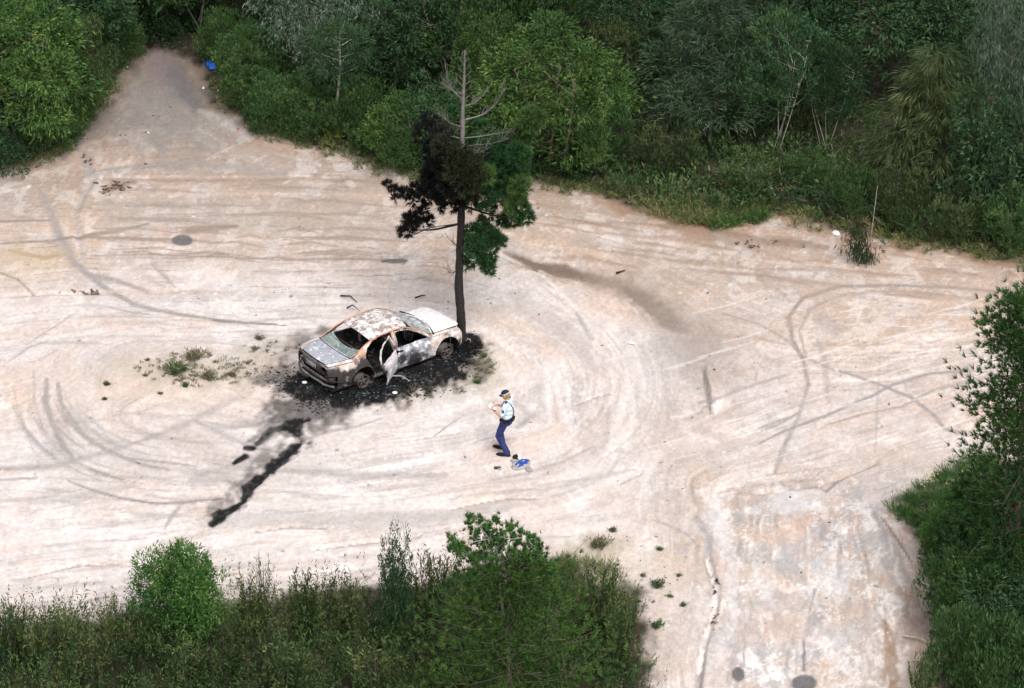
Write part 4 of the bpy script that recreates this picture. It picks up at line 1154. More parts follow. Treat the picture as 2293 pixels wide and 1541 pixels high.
# ---- grass
M_GRASSD = leaf_mat('grass_dry', (.07, .075, .04), (.16, .155, .09), (.32, .28, .18), .15)
def grass(name, label, c, n_stem, h, mat, spread=1.0, g=np.random.default_rng(4), kind='stuff', leafW=.012, leafL=.16):
    V, F, Tt = sprays(c, g, n_stem, 0, spread, h, 3, leafL, leafW, .5, .4)
    o = link(name, fast_mesh(name, V, F, Tt, mat)); tag(o, label, kind=kind)
    return o
g = np.random.default_rng(14)
def near(cx, cy, rx, ry): return lambda x, y: ((x - cx) / rx) ** 2 + ((y - cy) / ry) ** 2 < g.random() ** .5
c = scatter((1420, 1780), (430, 515), 150, g, near(1600, 478, 150, 30)) + scatter((1300, 1500), (390, 460), 50, g, near(1400, 425, 90, 20))
grass('dry_grass', 'dry olive grass at the edge of the scrub above the clearing', c, 22, .20, M_GRASS)
c = scatter((1540, 1720), (480, 515), 34, g, near(1610, 500, 55, 14)) + scatter((1640, 1720), (470, 500), 14, g, near(1690, 492, 30, 9)) + scatter((1480, 1560), (455, 485), 10, g, near(1520, 470, 30, 8))
grass('green_grass', 'fresh green grass clump at the edge of the scrub', c, 26, .20, M_GRASSG)
c = scatter((1960, 2230), (1020, 1260), 300, g, lambda x, y: y > 1125 - (x - 1985) * .55 and y < 1130 + (x - 1985) * 1.0 and x > 1985)
grass('bank_grass', 'grassy bank with tiny yellow flowers left of the large right pine', c, 22, .22, M_GRASSG)
c = scatter((1240, 1420), (1240, 1480), 130, g, lambda x, y: x < 1400 and y > 1262)
grass('verge_grass', 'pale grass at the right edge of the heath', c, 22, .28, M_GRASS)
c = scatter((300, 640), (790, 880), 130, g, near(450, 828, 150, 42)) + scatter((1040, 1110), (780, 880), 34, g, near(1082, 820, 34, 40)) + scatter((880, 1060), (850, 900), 24, g, near(960, 876, 90, 18)) + scatter((540, 680), (740, 800), 14, g, near(620, 780, 60, 20))
grass('thin_grass', 'thin dry grass and weeds on the sand around the wreck', c, 12, .07, M_GRASSD, leafL=.07, leafW=.009)
g2 = np.random.default_rng(31)
M_WEED = leaf_mat('weed_leaf', (.035, .06, .025), (.085, .115, .05), (.20, .21, .11), .15)
WD = []
for s_ in range(3):
    V, F, Tt = sprays([(g2.normal() * .05, g2.normal() * .04, 0, 1) for k in range(5)], g2, 16, 0, 1.0, .12, 5, .07, .016, .5, .4)
    WD.append(fast_mesh('weed_tuft', V, F, Tt, (M_WEED, M_MID, M_GRASSD)[s_]))
weeds = [(395,835,66,0,'largest green weed on the sand left of the wreck'),(440,804,58,2,'flat olive weed behind the largest weed left of the wreck'),(462,846,40,2,'weed touching the right side of the largest weed'),(415,868,22,1,'small weed just below the largest weed'),
 (240,866,20,1,'dark weed at the left end of the weedy sand'),(235,898,16,0,'small weed below the left end of the weedy sand'),(360,885,14,1,'tiny weed below the weedy sand'),(330,810,14,2,'tiny weed at the upper left of the weedy sand'),(325,845,14,1,'tiny weed left of the largest weed'),(520,842,24,2,'dry weed between the largest weed and the soot'),
 (580,758,26,2,'weed above the soot left of the wreck'),(570,782,20,2,'dry weed by the edge of the soot'),(1085,798,22,0,'green weed just right of the charred pine foot'),(1070,858,20,1,'dark weed below the soot right of the wreck'),
 (1370,1190,24,0,'pointed green weed on the sand right of the young pine'),(1345,1225,52,2,'wide olive weed patch on the sand right of the young pine'),(1478,1234,18,1,'lone green weed nearest the ledge track'),(1470,1312,40,0,'green weed with tiny yellow flowers beside the ledge track'),
 (1520,1290,16,1,'small weed to the right of the yellow flowered weed'),(1425,1350,22,0,'weed left of the twiggy dark weed'),(1470,1405,34,1,'twiggy dark weed low on the sand strip'),(1530,1355,18,1,'small dark weed at the edge of the eroded gutter'),(1440,1290,16,2,'small dry weed in the middle of the sand strip'),(1500,1335,16,1,'tiny weed above the twiggy dark weed')]
for (px, py, wpx, v, lab) in weeds:
    p = on_ground(px, py, -.01); s_ = scale_at(px, py) / 100
    o = link('weed', WD[v], None, p); o.scale = [wpx / 34] * 3; o.rotation_euler = (0, 0, px)
    tag(o, lab, 'weed')

# ---- thin bare trunk, leaning dead sapling, fallen branches
p = on_ground(752, 312)
r = empty('slender_sapling', p); tag(r, 'slender young tree with a thin bare trunk at the sand edge left of centre', 'tree')
m = MB(); hh = 150 / (scale_at(752, 312) * .875)
s7 = scale_at(752, 312) * .875
m.tube([(0, 0, -.05), (.02, 0, hh * .3), (.10, 0, hh * .7), (.16, 0, hh * 1.0), (.16, 0, hh * 1.5)], [.05, .045, .035, .028, .01], 7)
for k in range(12):
    a = k * 2.4; z = hh * (.9 + .05 * k); m.tube([(.15, 0, z), (.15 + math.cos(a) * .5, math.sin(a) * .5, z + .25)], [.014, .004], 4, cap=False)
m.tube([(.05, 0, hh * .42), (.35, .1, hh * .55)], [.015, .005], 4)
m.build('trunk', BARKP, r)
cm_, cs, raw = make_crown('sapling_crown', M_DARK, 55, hh * 1.65, 2.0, hh * .75, 22, 5200, .16, .02, 'out', 'round', lobe_r=.2)
link('crown', cm_, r)
g = np.random.default_rng(77)
def stick(name, label, pts, r0, mat, cat='branch', twigs=0, tw=.3, lift=.03, kind=None):
    """a stick through picture points given with heights"""
    A = [np.array(on_ground(x, y)) + np.array([0, 0, h + lift]) for x, y, h in pts]
    o = A[0].copy(); A = np.array(A) - o
    n = 5 * len(A); t_ = np.linspace(0, len(A) - 1, n); Q = np.stack([np.interp(t_, range(len(A)), A[:, i]) for i in range(3)], -1)
    m = MB(); m.tube(Q, r0 * (1 - .6 * np.linspace(0, 1, n)), 6)
    for k in range(twigs):
        i = g.integers(1, n); d = g.normal(size=3) * tw; d[2] = abs(d[2]) * .5
        m.tube([Q[i], Q[i] + d * .5, Q[i] + d + np.array([0, 0, -.03])], [r0 * .4, r0 * .3, r0 * .1], 4, cap=False)
    ob = m.build(name, mat, None, loc=o); tag(ob, label, cat)
    return ob
GW = simple_mat('weathered_wood', (.36, .33, .29), .9, .3, 12)
stick('fallen_branch', 'bleached fallen branch lying steeply among the scrub above the green grass', [(1735,448,.05),(1715,425,.25),(1700,408,.45)], .025, GW, twigs=4)
stick('fallen_branch', 'long pale fallen branch lying level below the pale stemmed tree', [(1775,437,.1),(1810,440,.15),(1850,452,.1)], .025, GW, twigs=6)
stick('fallen_branch', 'short pale fallen branch right of the long one', [(1915,462,.1),(1945,465,.12)], .02, GW, twigs=3)
stick('fallen_branch', 'crooked pale branch deep in the scrub below the bare gap', [(1880,400,.1),(1865,380,.35),(1860,370,.6)], .02, GW, twigs=5)
stick('white_twig', 'crooked white dead branch hanging in the shrub at the right edge', [(2235,475,2.0),(2212,465,2.15),(2196,455,2.3),(2192,455,2.9)], .028, simple_mat('bleached_wood', (.75, .73, .70), .8, .1, 9), twigs=2, tw=.15)
stick('bare_branch', 'long bare grey branch reaching right out of the grey green gum', [(850,215,2.6),(900,225,2.75),(950,235,2.45),(980,240,2.3)], .03, GW, twigs=12, tw=.4)
stick('bare_branch', 'bare grey branch inside the grey green gum crown', [(690,215,1.6),(720,205,2.1),(745,200,2.45)], .028, GW, twigs=6, tw=.3)
stick('dead_stick', 'short black stick lying on the brown hollow', [(1380,613,.02),(1400,610,.03)], .03, BARKD)
stick('dead_stick', 'small bleached stick lying beside the muddy hollow', [(1408,770,.02),(1424,774,.02)], .025, simple_mat('bleached_wood_2', (.8, .78, .74), .8, .1, 9))
stick('dead_stick', 'pale twig lying on the worn rock in the lower right track', [(1958,1316,.02),(1975,1322,.02)], .02, GW)
stick('fallen_branch', 'grey fallen branch at the foot of the right shrubs', [(2020,1430,.05),(2060,1438,.08),(2085,1450,.05)], .02, GW, twigs=3)
stick('white_twig', 'forked white dead twig poking from the heath at the bottom centre', [(1010,1560,.35),(1020,1550,.5),(1030,1560,.62)], .018, simple_mat('bleached_wood_3', (.7, .68, .65), .8, .1, 9), twigs=4, tw=.2)
# leaning dead sapling with hanging foliage
p = on_ground(1942, 588)
r = empty('dead_sapling', p); tag(r, 'broken sapling leaning upright on the sand with its drooping foliage still attached', 'sapling')
s8 = scale_at(1942, 588) * .875
m = MB(); top = np.array([14 / s8, .1, 165 / s8]); m.tube([(0, 0, 0), top * .5 + [.01, 0, 0], top], [.010, .008, .004], 6); m.build('stem', GW, r)
k = 900; t = g.random(k); P = np.stack([-.15 - .15 * t + g.normal(size=k) * .20 * (1 - .6 * abs(t - .4)), g.normal(size=k) * .14, .03 + t * 1.0], -1)
P[:, 0] += np.where(t < .3, .12, 0)
V, F, Tt = leaves(P, g.normal(size=(k, 3)) * .3 + np.array([0, 0, -1]), .22, .020, g, g.random(k) * .5)
link('foliage', fast_mesh('sapling_foliage', V, F, Tt, M_HEATH), r)
# small bright yellow-green plant under the bare trunk
p = on_ground(745, 322)
V, F, Tt = sprays([(0, 0, 0, 1)], g, 22, 0, .6, .40, 18, .11, .028, .6, .3)
o = link('yellow_plant', fast_mesh('yellow_plant', V, F, Tt, M_YEL), None, p); tag(o, 'small yellow green plant at the foot of the thin bare trunk', 'plant')
# flowers: specks of yellow
c = []
fl = MB()
for (x0, y0, rx, ry, n) in ((1650,455,120,25,22),(1560,420,60,20,6),(1480,1290,70,60,26),(2080,1080,70,40,22),(1120,340,10,10,0),(560,190,60,40,8)):
    for k in range(n):
        q = on_ground(x0 + g.normal() * rx * .5, y0 + g.normal() * ry * .5, .14 + .1 * g.random())
        fl.ell(q, (.018, .018, .012), 5, 3)
o = fl.build('wild_flowers', simple_mat('yellow_petals', (.85, .72, .08), .7, .1, 5)); tag(o, 'tiny yellow flowers dotted over the grass and weeds', kind='stuff')
# ================================================================== BURNT CAR
def burnt(name, c1, c2, flake=(.80, .78, .76), flake_amt=.45, soot=.35, soot_col=(.03, .028, .028), seed=0.0, rough=.6, low=None, scale=1.0, metal=.15):
    """fire-stripped steel: two oxide colours, curling ash-white paint and soot"""
    m, nt, b = mat_new(name, rough, .3)
    tc = nnode(nt, 'ShaderNodeTexCoord'); mp = nnode(nt, 'ShaderNodeMapping'); mp.inputs['Location'].default_value = (seed, seed * 1.7, -seed)
    nt.links.new(tc.outputs['Object'], mp.inputs[0])
    def nz(s, d=5, r=.6, dist=0.0):
        n = nnode(nt, 'ShaderNodeTexNoise'); n.inputs['Scale'].default_value = s * scale; n.inputs['Detail'].default_value = d; n.inputs['Roughness'].default_value = r
        n.inputs['Distortion'].default_value = dist; nt.links.new(mp.outputs[0], n.inputs['Vector']); return n.outputs['Fac']
    f = ramp(nt, nz(2.6, 6, .68, .2), [(.40, 0.0), (.60, 1.0)])
    c = mixc(nt, f, c1, c2)
    f = ramp(nt, nz(14, 3), [(.3, .72), (.7, 1.12)]); c = mixc(nt, 1.0, c, f, 'MULTIPLY')
    f = ramp(nt, nz(4.6, 9, .74, .25), [(1 - flake_amt - .045, 0.0), (1 - flake_amt + .045, 1.0)]); c = mixc(nt, f, c, flake)
    f = ramp(nt, nz(5.5, 7, .7, .5), [(1 - soot - .05, 0.0), (1 - soot + .10, .95)]); c = mixc(nt, f, c, soot_col)
    ar = nnode(nt, 'ShaderNodeAttribute', attribute_name='rust'); as_ = nnode(nt, 'ShaderNodeAttribute', attribute_name='sooty')
    def mul(a, k1, k0):
        n = nnode(nt, 'ShaderNodeMath', operation='MULTIPLY_ADD'); nt.links.new(a, n.inputs[0]); n.inputs[1].default_value = k1; n.inputs[2].default_value = k0; return n.outputs[0]
    def add(a, b_):
        n = nnode(nt, 'ShaderNodeMath', operation='ADD'); nt.links.new(a, n.inputs[0]); nt.links.new(b_, n.inputs[1]); return n.outputs[0]
    nn_ = nz(7, 6, .7)
    f = ramp(nt, add(ar.outputs['Fac'], mul(nn_, 1.0, -.5)), [(.40, 0.0), (.75, .85)]); c = mixc(nt, f, c, (.50, .27, .17))
    f = ramp(nt, add(as_.outputs['Fac'], mul(nn_, 1.3, -.65)), [(.28, 0.0), (.56, .95)]); c = mixc(nt, f, c, (.022, .020, .019))
    if low:
        sp = nnode(nt, 'ShaderNodeSeparateXYZ'); nt.links.new(tc.outputs['Object'], sp.inputs[0])
        ad = nnode(nt, 'ShaderNodeMath', operation='MULTIPLY_ADD'); ad.inputs[1].default_value = .35; nt.links.new(nz(6, 5), ad.inputs[0]); nt.links.new(sp.outputs['Z'], ad.inputs[2])
        f = ramp(nt, ad.outputs[0], [(low, .85), (low + .14, 0.0)]); c = mixc(nt, f, c, soot_col)
    nt.links.new(c, b.inputs['Base Color']); b.inputs['Metallic'].default_value = metal
    bump(nt, b, nz(9, 6, .7), .5, .02)
    return m
PEACH = (.60, .36, .26); ORANGE = (.55, .27, .15); GREYB = (.28, .235, .22); BLUEG = (.33, .35, .40); ASH = (.80, .77, .76); SOOT = simple_mat('soot', (.016, .015, .015), .95, .6, 12)
MC_ROOF = burnt('burnt_roof', (.42, .31, .26), (.30, .265, .255), ASH, .50, .30, (.13, .10, .09), 5.7)
MC_HOOD = burnt('burnt_bonnet', (.76, .73, .73), (.80, .78, .78), (.50, .50, .54), .34, .2, (.45, .33, .28), 1.3, metal=0)
MC_DECK = burnt('burnt_boot_lid', (.36, .37, .42), (.42, .43, .48), (.82, .80, .79), .42, .22, (.15, .14, .14), 7.7)
MC_SIDE = burnt('burnt_side', (.60, .47, .41), (.72, .65, .62), (.82, .79, .77), .45, .38, (.075, .055, .048), 5.0, low=.34)
MC_DOOR = burnt('burnt_door', (.44, .44, .50), (.28, .29, .35), (.84, .82, .83), .46, .42, (.055, .05, .06), 9.2, low=.22)
MC_RDOOR = burnt('burnt_rear_door', (.72, .68, .70), (.58, .55, .60), (.86, .84, .85), .45, .34, (.10, .09, .11), 2.2)
MC_TAIL = burnt('burnt_tail', (.15, .135, .13), (.24, .22, .22), (.50, .47, .46), .40, .45, (.02, .018, .018), 4.4)
MC_BAR = burnt('burnt_bar', (.13, .11, .10), (.22, .20, .19), (.45, .42, .40), .38, .42, (.025, .02, .02), 6.1)
MC_FRAME = burnt('burnt_frame', (.42, .39, .36), (.50, .46, .42), (.66, .62, .58), .30, .30, (.07, .06, .055), 8.1)
MC_GLASS = burnt('crazed_glass', (.30, .32, .33), (.20, .215, .22), (.55, .56, .57), .50, .40, (.035, .037, .038), 1.9, rough=.3, scale=2.2, metal=0)
MC_GLASSG = burnt('slumped_rear_glass', (.24, .30, .28), (.16, .20, .19), (.42, .48, .45), .44, .42, (.045, .05, .05), 3.9, rough=.3, scale=2.0, metal=0)
MC_INT = burnt('charred_interior', (.025, .024, .023), (.045, .042, .038), (.16, .16, .145), .30, .48, (.010, .010, .010), 2.9, rough=.9, metal=0, scale=1.6)
MC_RIM = burnt('burnt_rim', (.09, .08, .075), (.15, .135, .125), (.46, .43, .41), .32, .45, (.04, .038, .036), 1.1)

a_ = gpt(810, 866); b_ = gpt(997, 799)
fw = unit((b_ - a_)[:2]); ang = math.atan2(fw[1], fw[0])
mid = (a_ + b_) / 2; lf = np.array([-fw[1], fw[0]])
CS = float(np.linalg.norm((b_ - a_)[:2])) / 2.78
cc_ = mid[:2] + lf * .80 * CS - fw * .03 * CS
CARZ = float(gz(cc_[0], cc_[1]))
car = empty('burnt_car', (cc_[0], cc_[1], CARZ - .01), ang)
car.scale = (CS, CS, CS)
tag(car, 'burnt out sedan with its rear door hanging open and nose against the pine', 'car')

XB = [-2.46, -2.40, -2.2, -1.6, -1.0, 0, .95, 1.5, 2.05, 2.30, 2.44]
ZB = [.81, .89, .915, .905, .85, .805, .80, .775, .71, .64, .53]
belt = lambda x: np.interp(x, XB, ZB)
def half(x):
    q = np.clip((np.abs(x) - 1.25) / 1.21, 0, 1)
    return .915 * (1 - .10 * q ** 1.6 - .14 * q ** 7)
PT = [0, .1, .3, .5, .72, .88, 1.0]; PY = [.90, .955, .99, 1.0, .99, .965, .925]
RX = [-1.64, -1.46, -1.22, -.95, -.6, -.2, .05, .28, .62, .98]; RZ_ = [.905, 1.01, 1.14, 1.235, 1.285, 1.30, 1.29, 1.235, 1.05, .80]
RY = [.76, .735, .69, .665, .65, .645, .65, .66, .73, .80]
railz = lambda x: np.interp(x, RX, RZ_); raily = lambda x: np.interp(x, RX, RY)
ARF, ARR, AX_F, AX_R, AXZ = .385, .375, 1.42, -1.36, .27
def side_pt(x, t, s):
    x = np.asarray(x, float); t = np.asarray(t, float)
    zb = .17 + .05 * sst(2.0, 2.4, np.abs(x))
    lo_z = zb + (belt(x) - zb) * np.clip(t, 0, 1); lo_y = half(x) * np.interp(np.clip(t, 0, 1), PT, PY)
    q = np.clip(t - 1, 0, 1)
    y0 = half(x) * .925; y1 = np.minimum(raily(x), y0 - .0)
    up_y = y0 + (y1 - y0) * (q ** 1.15) + .022 * np.sin(q * math.pi); up_z = belt(x) + (np.maximum(railz(x), belt(x)) - belt(x)) * q
    y = np.where(t > 1, up_y, lo_y); z = np.where(t > 1, up_z, lo_z)
    flare = .02 * np.exp(-((np.hypot(x - AX_F, z - AXZ) - ARF) / .06) ** 2) + .018 * np.exp(-((np.hypot(x - AX_R, z - AXZ) - ARR) / .06) ** 2)
    crease = .010 * np.exp(-((t - .80) / .03) ** 2) * (t < 1)
    return np.stack([x, s * (y + flare + crease), z], -1)
xs = np.linspace(-2.46, 2.44, 246); ts = np.concatenate([np.linspace(0, 1, 30), np.linspace(1, 2, 22)[1:]])
TT, XS = np.meshgrid(ts, xs)
dW = np.linspace(0, .48, 14)
def wpoly(poly, X, Z_):
    ins = np.zeros(X.shape, bool)
    for i in range(len(poly)):
        a, b = poly[i], poly[(i + 1) % len(poly)]
        ins ^= ((a[1] > Z_) != (b[1] > Z_)) & (X < (b[0] - a[0]) * (Z_ - a[1]) / (b[1] - a[1] + 1e-12) + a[0])
    return ins
FWIN = [(.80, .845), (.56, 1.03), (.26, 1.185), (0, 1.235), (-.17, 1.24), (-.20, .855)]
RWIN = [(-.31, .87), (-.30, 1.235), (-.62, 1.225), (-.88, 1.16), (-1.06, 1.06), (-1.16, .95), (-1.17, .90)]
RDOOR = [(-.26, .20), (-.26, 1.265), (-.62, 1.26), (-.92, 1.195), (-1.13, 1.08), (-1.23, .92), (-1.20, .80), (-1.10, .62), (-.99, .45), (-.96, .20)]
FDOOR = [(.86, .20), (.86, .815), (.60, 1.05), (.28, 1.21), (0, 1.262), (-.20, 1.27), (-.24, .82), (-.24, .20)]
def side_mesh(s, keep, poff=0.0, warp=None):
    P = side_pt(XS, TT, s)
    P[..., 1] += s * poff
    C4 = (P[:-1, :-1] + P[1:, 1:] + P[:-1, 1:] + P[1:, :-1]) / 4
    k = keep(C4[..., 0], C4[..., 2], (TT[:-1, :-1] + TT[1:, 1:]) / 2)
    # snap arch edges to the circle
    for ax_, r in ((AX_F, ARF), (AX_R, ARR)):
        d = np.hypot(P[..., 0] - ax_, P[..., 2] - AXZ); m_ = (d < r) & (d > r - .05)
        f = np.where(m_, r / np.maximum(d, .01), 1)
        P[..., 0] = ax_ + (P[..., 0] - ax_) * f; P[..., 2] = AXZ + (P[..., 2] - AXZ) * f
    if warp is not None: P = warp(P)
    return P, k
def arch(x, z): return (np.hypot(x - AX_F, z - AXZ) < ARF) | (np.hypot(x - AX_R, z - AXZ) < ARR)
def dent(P):
    g_ = np.random.default_rng(1)
    n = vnoise(P[..., 0] * 2.2 + 7, P[..., 2] * 3 + np.sign(P[..., 1]) * 3, 15, 3) - .5
    P[..., 1] += np.sign(P[..., 1]) * n * .06
    P[..., 2] += np.where(P[..., 0] > 1.9, (vnoise(P[..., 0] * 4, P[..., 1] * 3, 6) - .5) * .06, 0)
    return P
def body_keep(s):
    def f(x, z, t):
        up_ok = (t < 1) | ((x > -1.64) & (x < .98))
        k = up_ok & ~arch(x, z) & ~wpoly(FWIN, x, z) & ~wpoly(RWIN, x, z) & ~wpoly(FDOOR, x, z)
        k &= ~wpoly(RDOOR, x, z)
        k &= ~((x < -2.20) & (z < .60) & (t < 1))     # burnt-away rear bumper cover
        k &= ~((x > 2.22) & (z < .46))
        return k
    return f
def sheet(name, P, k, mat, parent, thick=.012, inner=False):
    m = MB(); m.grid(P, .5, k)
    o = m.build(name, mat, parent)
    # drop loose vertices
    import bmesh
    bm = bmesh.new(); bm.from_mesh(o.data); bmesh.ops.delete(bm, geom=[v for v in bm.verts if not v.link_faces], context='VERTS')
    bmesh.ops.recalc_face_normals(bm, faces=bm.faces)
    for _ in range(3): bmesh.ops.smooth_vert(bm, verts=[v for v in bm.verts if v.is_boundary and 0 < sum(e.is_boundary for e in v.link_edges) <= 2], factor=.5, use_axis_x=True, use_axis_y=True, use_axis_z=True)
    tot = sum((f.normal.dot(f.calc_center_median() - Vector((-.3, 0, .55))) * f.calc_area() for f in bm.faces), 0.0)
    if tot < 0 and inner: bmesh.ops.reverse_faces(bm, faces=bm.faces)
    bm.to_mesh(o.data); bm.free()
    if inner: o.data.materials.append(MC_INT)
    if thick:
        md = o.modifiers.new('thickness', 'SOLIDIFY'); md.thickness = thick; md.offset = 0
        if inner: md.material_offset = 1
    return o
for s in (-1, 1):
    P, k = side_mesh(s, body_keep(s), 0, dent); sheet('body_side', P, k, MC_SIDE, car, .012, True)
    fk = lambda x, z, t: wpoly(FDOOR, x, z) & ~wpoly(FWIN, x, z)
    P, k = side_mesh(s, fk, .006, dent); d = sheet('front_door', P, k, MC_DOOR, car, .03, True)
    rk = lambda x, z, t: wpoly(RDOOR, x, z) & ~wpoly(RWIN, x, z) & ~arch(x, z)
    P, k = side_mesh(s, rk, .006, dent)
    if s == 1:
        sheet('rear_door', P, k, MC_DOOR, car, .03, True)
    else:
        hx, hy = -.27, -half(-.27) * .97
        a = R(33)
        Q = P.copy(); x = P[..., 0] - hx; y = P[..., 1] - hy
        Q[..., 0] = hx + x * math.cos(a) - y * math.sin(a); Q[..., 1] = hy + x * math.sin(a) + y * math.cos(a)
        Q[..., 2] = P[..., 2] - .04 + .10 * x
        rd = sheet('rear_door', Q, k, MC_RDOOR, car, .035); rd['label'] = 'pale scorched rear door swung open'
        def rot(p):
            x, y = p[0] - hx, p[1] - hy
            return np.array([hx + x * math.cos(a) - y * math.sin(a), hy + x * math.sin(a) + y * math.cos(a), p[2] - .04 + .10 * x])
        fr = [rot(side_pt(x, 1 + (z - belt(x)) / max(.02, railz(x) - belt(x)), -1)) for x, z in [(-.31, .86), (-.30, 1.235), (-.62, 1.24), (-.90, 1.175), (-1.10, 1.07), (-1.20, .93), (-1.18, .84)]]
        m = MB(); m.tube(fr, .022, 6); m.build('window_frame', MC_FRAME, rd)
        m = MB()
        inn = [rot(side_pt(x, t, -1) + np.array([0, .07, 0])) for x, t in [(-.30, .1), (-.30, .95)]]
        m.tube(inn, .03, 6); m.tube([rot(side_pt(-.32, .5, -1) + np.array([0, .06, 0])), rot(side_pt(-1.12, .75, -1) + np.array([0, .05, 0]))], .025, 6)
        m.build('inner_panel', MC_INT, rd)
        m = MB(); q = rot(side_pt(-1.08, .74, -1)); m.ell(q, (.06, .05, .03), 8, 6); m.build('handle_hole', SOOT, rd)
    # window trims
    m = MB(); fr = [side_pt(x, 1 + (z - belt(x)) / max(.02, railz(x) - belt(x)), s) for x, z in [(-.205, .85), (-.19, 1.25), (0, 1.245), (.26, 1.195), (.56, 1.04), (.82, .85)]]
    m.tube(fr, .016, 6); m.build('window_trim', MC_FRAME, d)
    if s == -1:
        m = MB(); q = side_pt(-.12, .86, s); m.ell(q + np.array([0, -.0, 0]), (.11, .025, .045), 10, 6); m.ell(q + np.array([-.10, 0, -.01]), (.07, .025, .085), 8, 6); m.build('handle_hole', SOOT, d)
    m = MB(); m.tube([side_pt(-.25, t, s) + np.array([0, -s * .04, 0]) for t in (.05, .4, .8, 1.0, 1.5, 1.95)], .035, 6); m.build('centre_pillar', MC_FRAME, car)
    m = MB(); m.tube([side_pt(x, .03, s) + np.array([0, -s * .05, .0]) for x in np.linspace(-.98, 1.0, 8)], .055, 6); m.build('sill', MC_BAR, car)
    m = MB(); m.tube([side_pt(x, 2, s) + np.array([0, 0, .004]) for x in np.linspace(-1.63, .97, 24)], .020, 6); m.build('roof_rail', burnt('burnt_rail', ORANGE, PEACH, ASH, .25, .25, (.09, .06, .05), 2.5), car)
    # fender / quarter shoulder
    X1 = np.linspace(.98, 2.43, 40); X2 = np.linspace(-2.45, -1.60, 24)
    for X_ in (X1, X2):
        m = MB()
        G_ = np.stack([side_pt(X_, np.ones_like(X_), s) * np.array([1, 1 - .0, 1]) + np.array([0, 0, 0]) - np.stack([0 * X_, s * q * np.ones_like(X_), -.018 * math.sin(min(1, q / .10) * 1.57) * np.ones_like(X_)], -1) for q in (0, .02, .05, .09, .13)], 1)
        m.grid(G_); m.build('wing_top' if X_ is X1 else 'quarter_top', MC_SIDE, car)
# roof
u = np.linspace(0, 1, 34); v = np.linspace(-1, 1, 30)
UU, VV = np.meshgrid(u, v, indexing='ij')
xr = .26 + (-.97 - .26) * UU + .11 * (1 - VV ** 2) * (1 - UU) - .06 * (1 - VV ** 2) * UU
x0 = .26 + (-.97 - .26) * UU
zr = railz(x0) + .065 * (1 - VV ** 2) + .05 * (vnoise(UU * 4, VV * 2 + 4, 31) - .5)
yr = VV * raily(x0)
sheet('roof', np.stack([xr, yr, zr], -1), None, MC_ROOF, car, .02, True)
# bonnet: lifted and buckled at the near front corner
hx_ = .98 + .18 * (1 - VV ** 2) * (1 - UU) + (2.36 - .98) * UU - .0 * VV
hx_ = hx_ + .07 * (1 - VV ** 2) * UU - .06 * np.exp(-((VV + .6) / .3) ** 2) * UU ** 4
hw = half(hx_) * .925 - .125
hz = belt(.98 + (2.36 - .98) * UU) + .028 + .05 * (1 - VV ** 2) + .12 * UU ** 3 * np.exp(-((VV + .75) / .55) ** 2) + .02 * (vnoise(UU * 4 + 3, VV * 3 + 4, 33) - .5)
sheet('bonnet', np.stack([hx_, VV * hw * (1.0 + .02 * UU), hz], -1), None, MC_HOOD, car, .018)
# boot lid and tail
U2, V2 = np.meshgrid(np.linspace(0, 1, 26), v, indexing='ij')
bx = -1.58 - (2.40 - 1.58) * U2 - .07 * (1 - V2 ** 2) * U2 - .10 * (1 - V2 ** 2) * (1 - U2)
bw = half(-1.58 - .82 * U2) * .925 - .12
bz = belt(-1.58 - .75 * U2) + .03 + .03 * (1 - V2 ** 2) - .03 * U2 ** 6
sheet('boot_lid', np.stack([bx, V2 * bw, bz], -1), None, MC_DECK, car, .018)
rx_ = -2.40 - .07 * (1 - V2 ** 2) - .04 * np.sin(U2 * math.pi) + .03 * U2
rz_ = .905 - .35 * U2; ry_ = V2 * (half(-2.40) * .93)
kk = np.ones((25, 29), bool)
for i in range(25):
    for j in range(29):
        vv = abs(v[j]); uu = i / 25
        if .66 < vv < .93 and .22 < uu < .62: kk[i, j] = False      # lamp openings
        if vv < .02: kk[i, j] = True
tail = sheet('tail_panel', np.stack([rx_, ry_, rz_], -1), kk, MC_TAIL, car, .015)
m = MB(); m.box((-2.515, .0, .73), (.015, .42, .12)); m.build('plate_recess', MC_DECK, tail, smooth=False)
m = MB()
for sy in (-1, 1): m.box((-2.36, sy * .62, .76), (.08, .24, .17))
m.build('lamp_socket', SOOT, tail, smooth=False)
for (z, r, dx, w_) in ((.51, .028, 0.0, .86), (.35, .034, -.02, .84), (.43, .018, .03, .80)):
    m = MB(); yy = np.linspace(-w_, w_, 17)
    m.tube([(-2.50 + dx + .17 * (y / w_) ** 4 + .03 * (y / w_) ** 2 + .0, y, z - .03 * (y < -.5)) for y in yy], r, 6); m.build('bumper_bar', MC_BAR, car)
m = MB(); m.box((-2.30, -.72, .50), (.25, .10, .14)); m.tube([(-2.2, -.86, .45), (-2.0, -.90, .40), (-1.8, -.90, .30)], .02, 5); m.tube([(-2.45, -.6, .58), (-2.35, -.8, .50), (-2.15, -.9, .42)], .025, 5); m.build('bumper_bracket', MC_BAR, car)
# nose: radiator panel and slam bar
m = MB(); yy = np.linspace(-.68, .68, 12)
m.tube([(2.30 + .05 * (1 - (y / .7) ** 2), y, .60) for y in yy], .04, 6); m.tube([(2.34 + .06 * (1 - (y / .7) ** 2), y, .38) for y in yy], .05, 6)
m.box((2.22, 0, .45), (.05, 1.2, .34)); m.build('front_crossmember', MC_BAR, car)
m = MB()
for y in (-.62, .62): m.ell((2.30, y, .56), (.10, .13, .08), 10, 6)
m.box((1.7, 0, .52), (.8, .8, .26)); m.ell((1.75, .1, .62), (.35, .25, .12), 10, 6); m.box((1.5, -.5, .55), (.3, .3, .2)); m.build('engine', MC_INT, car)
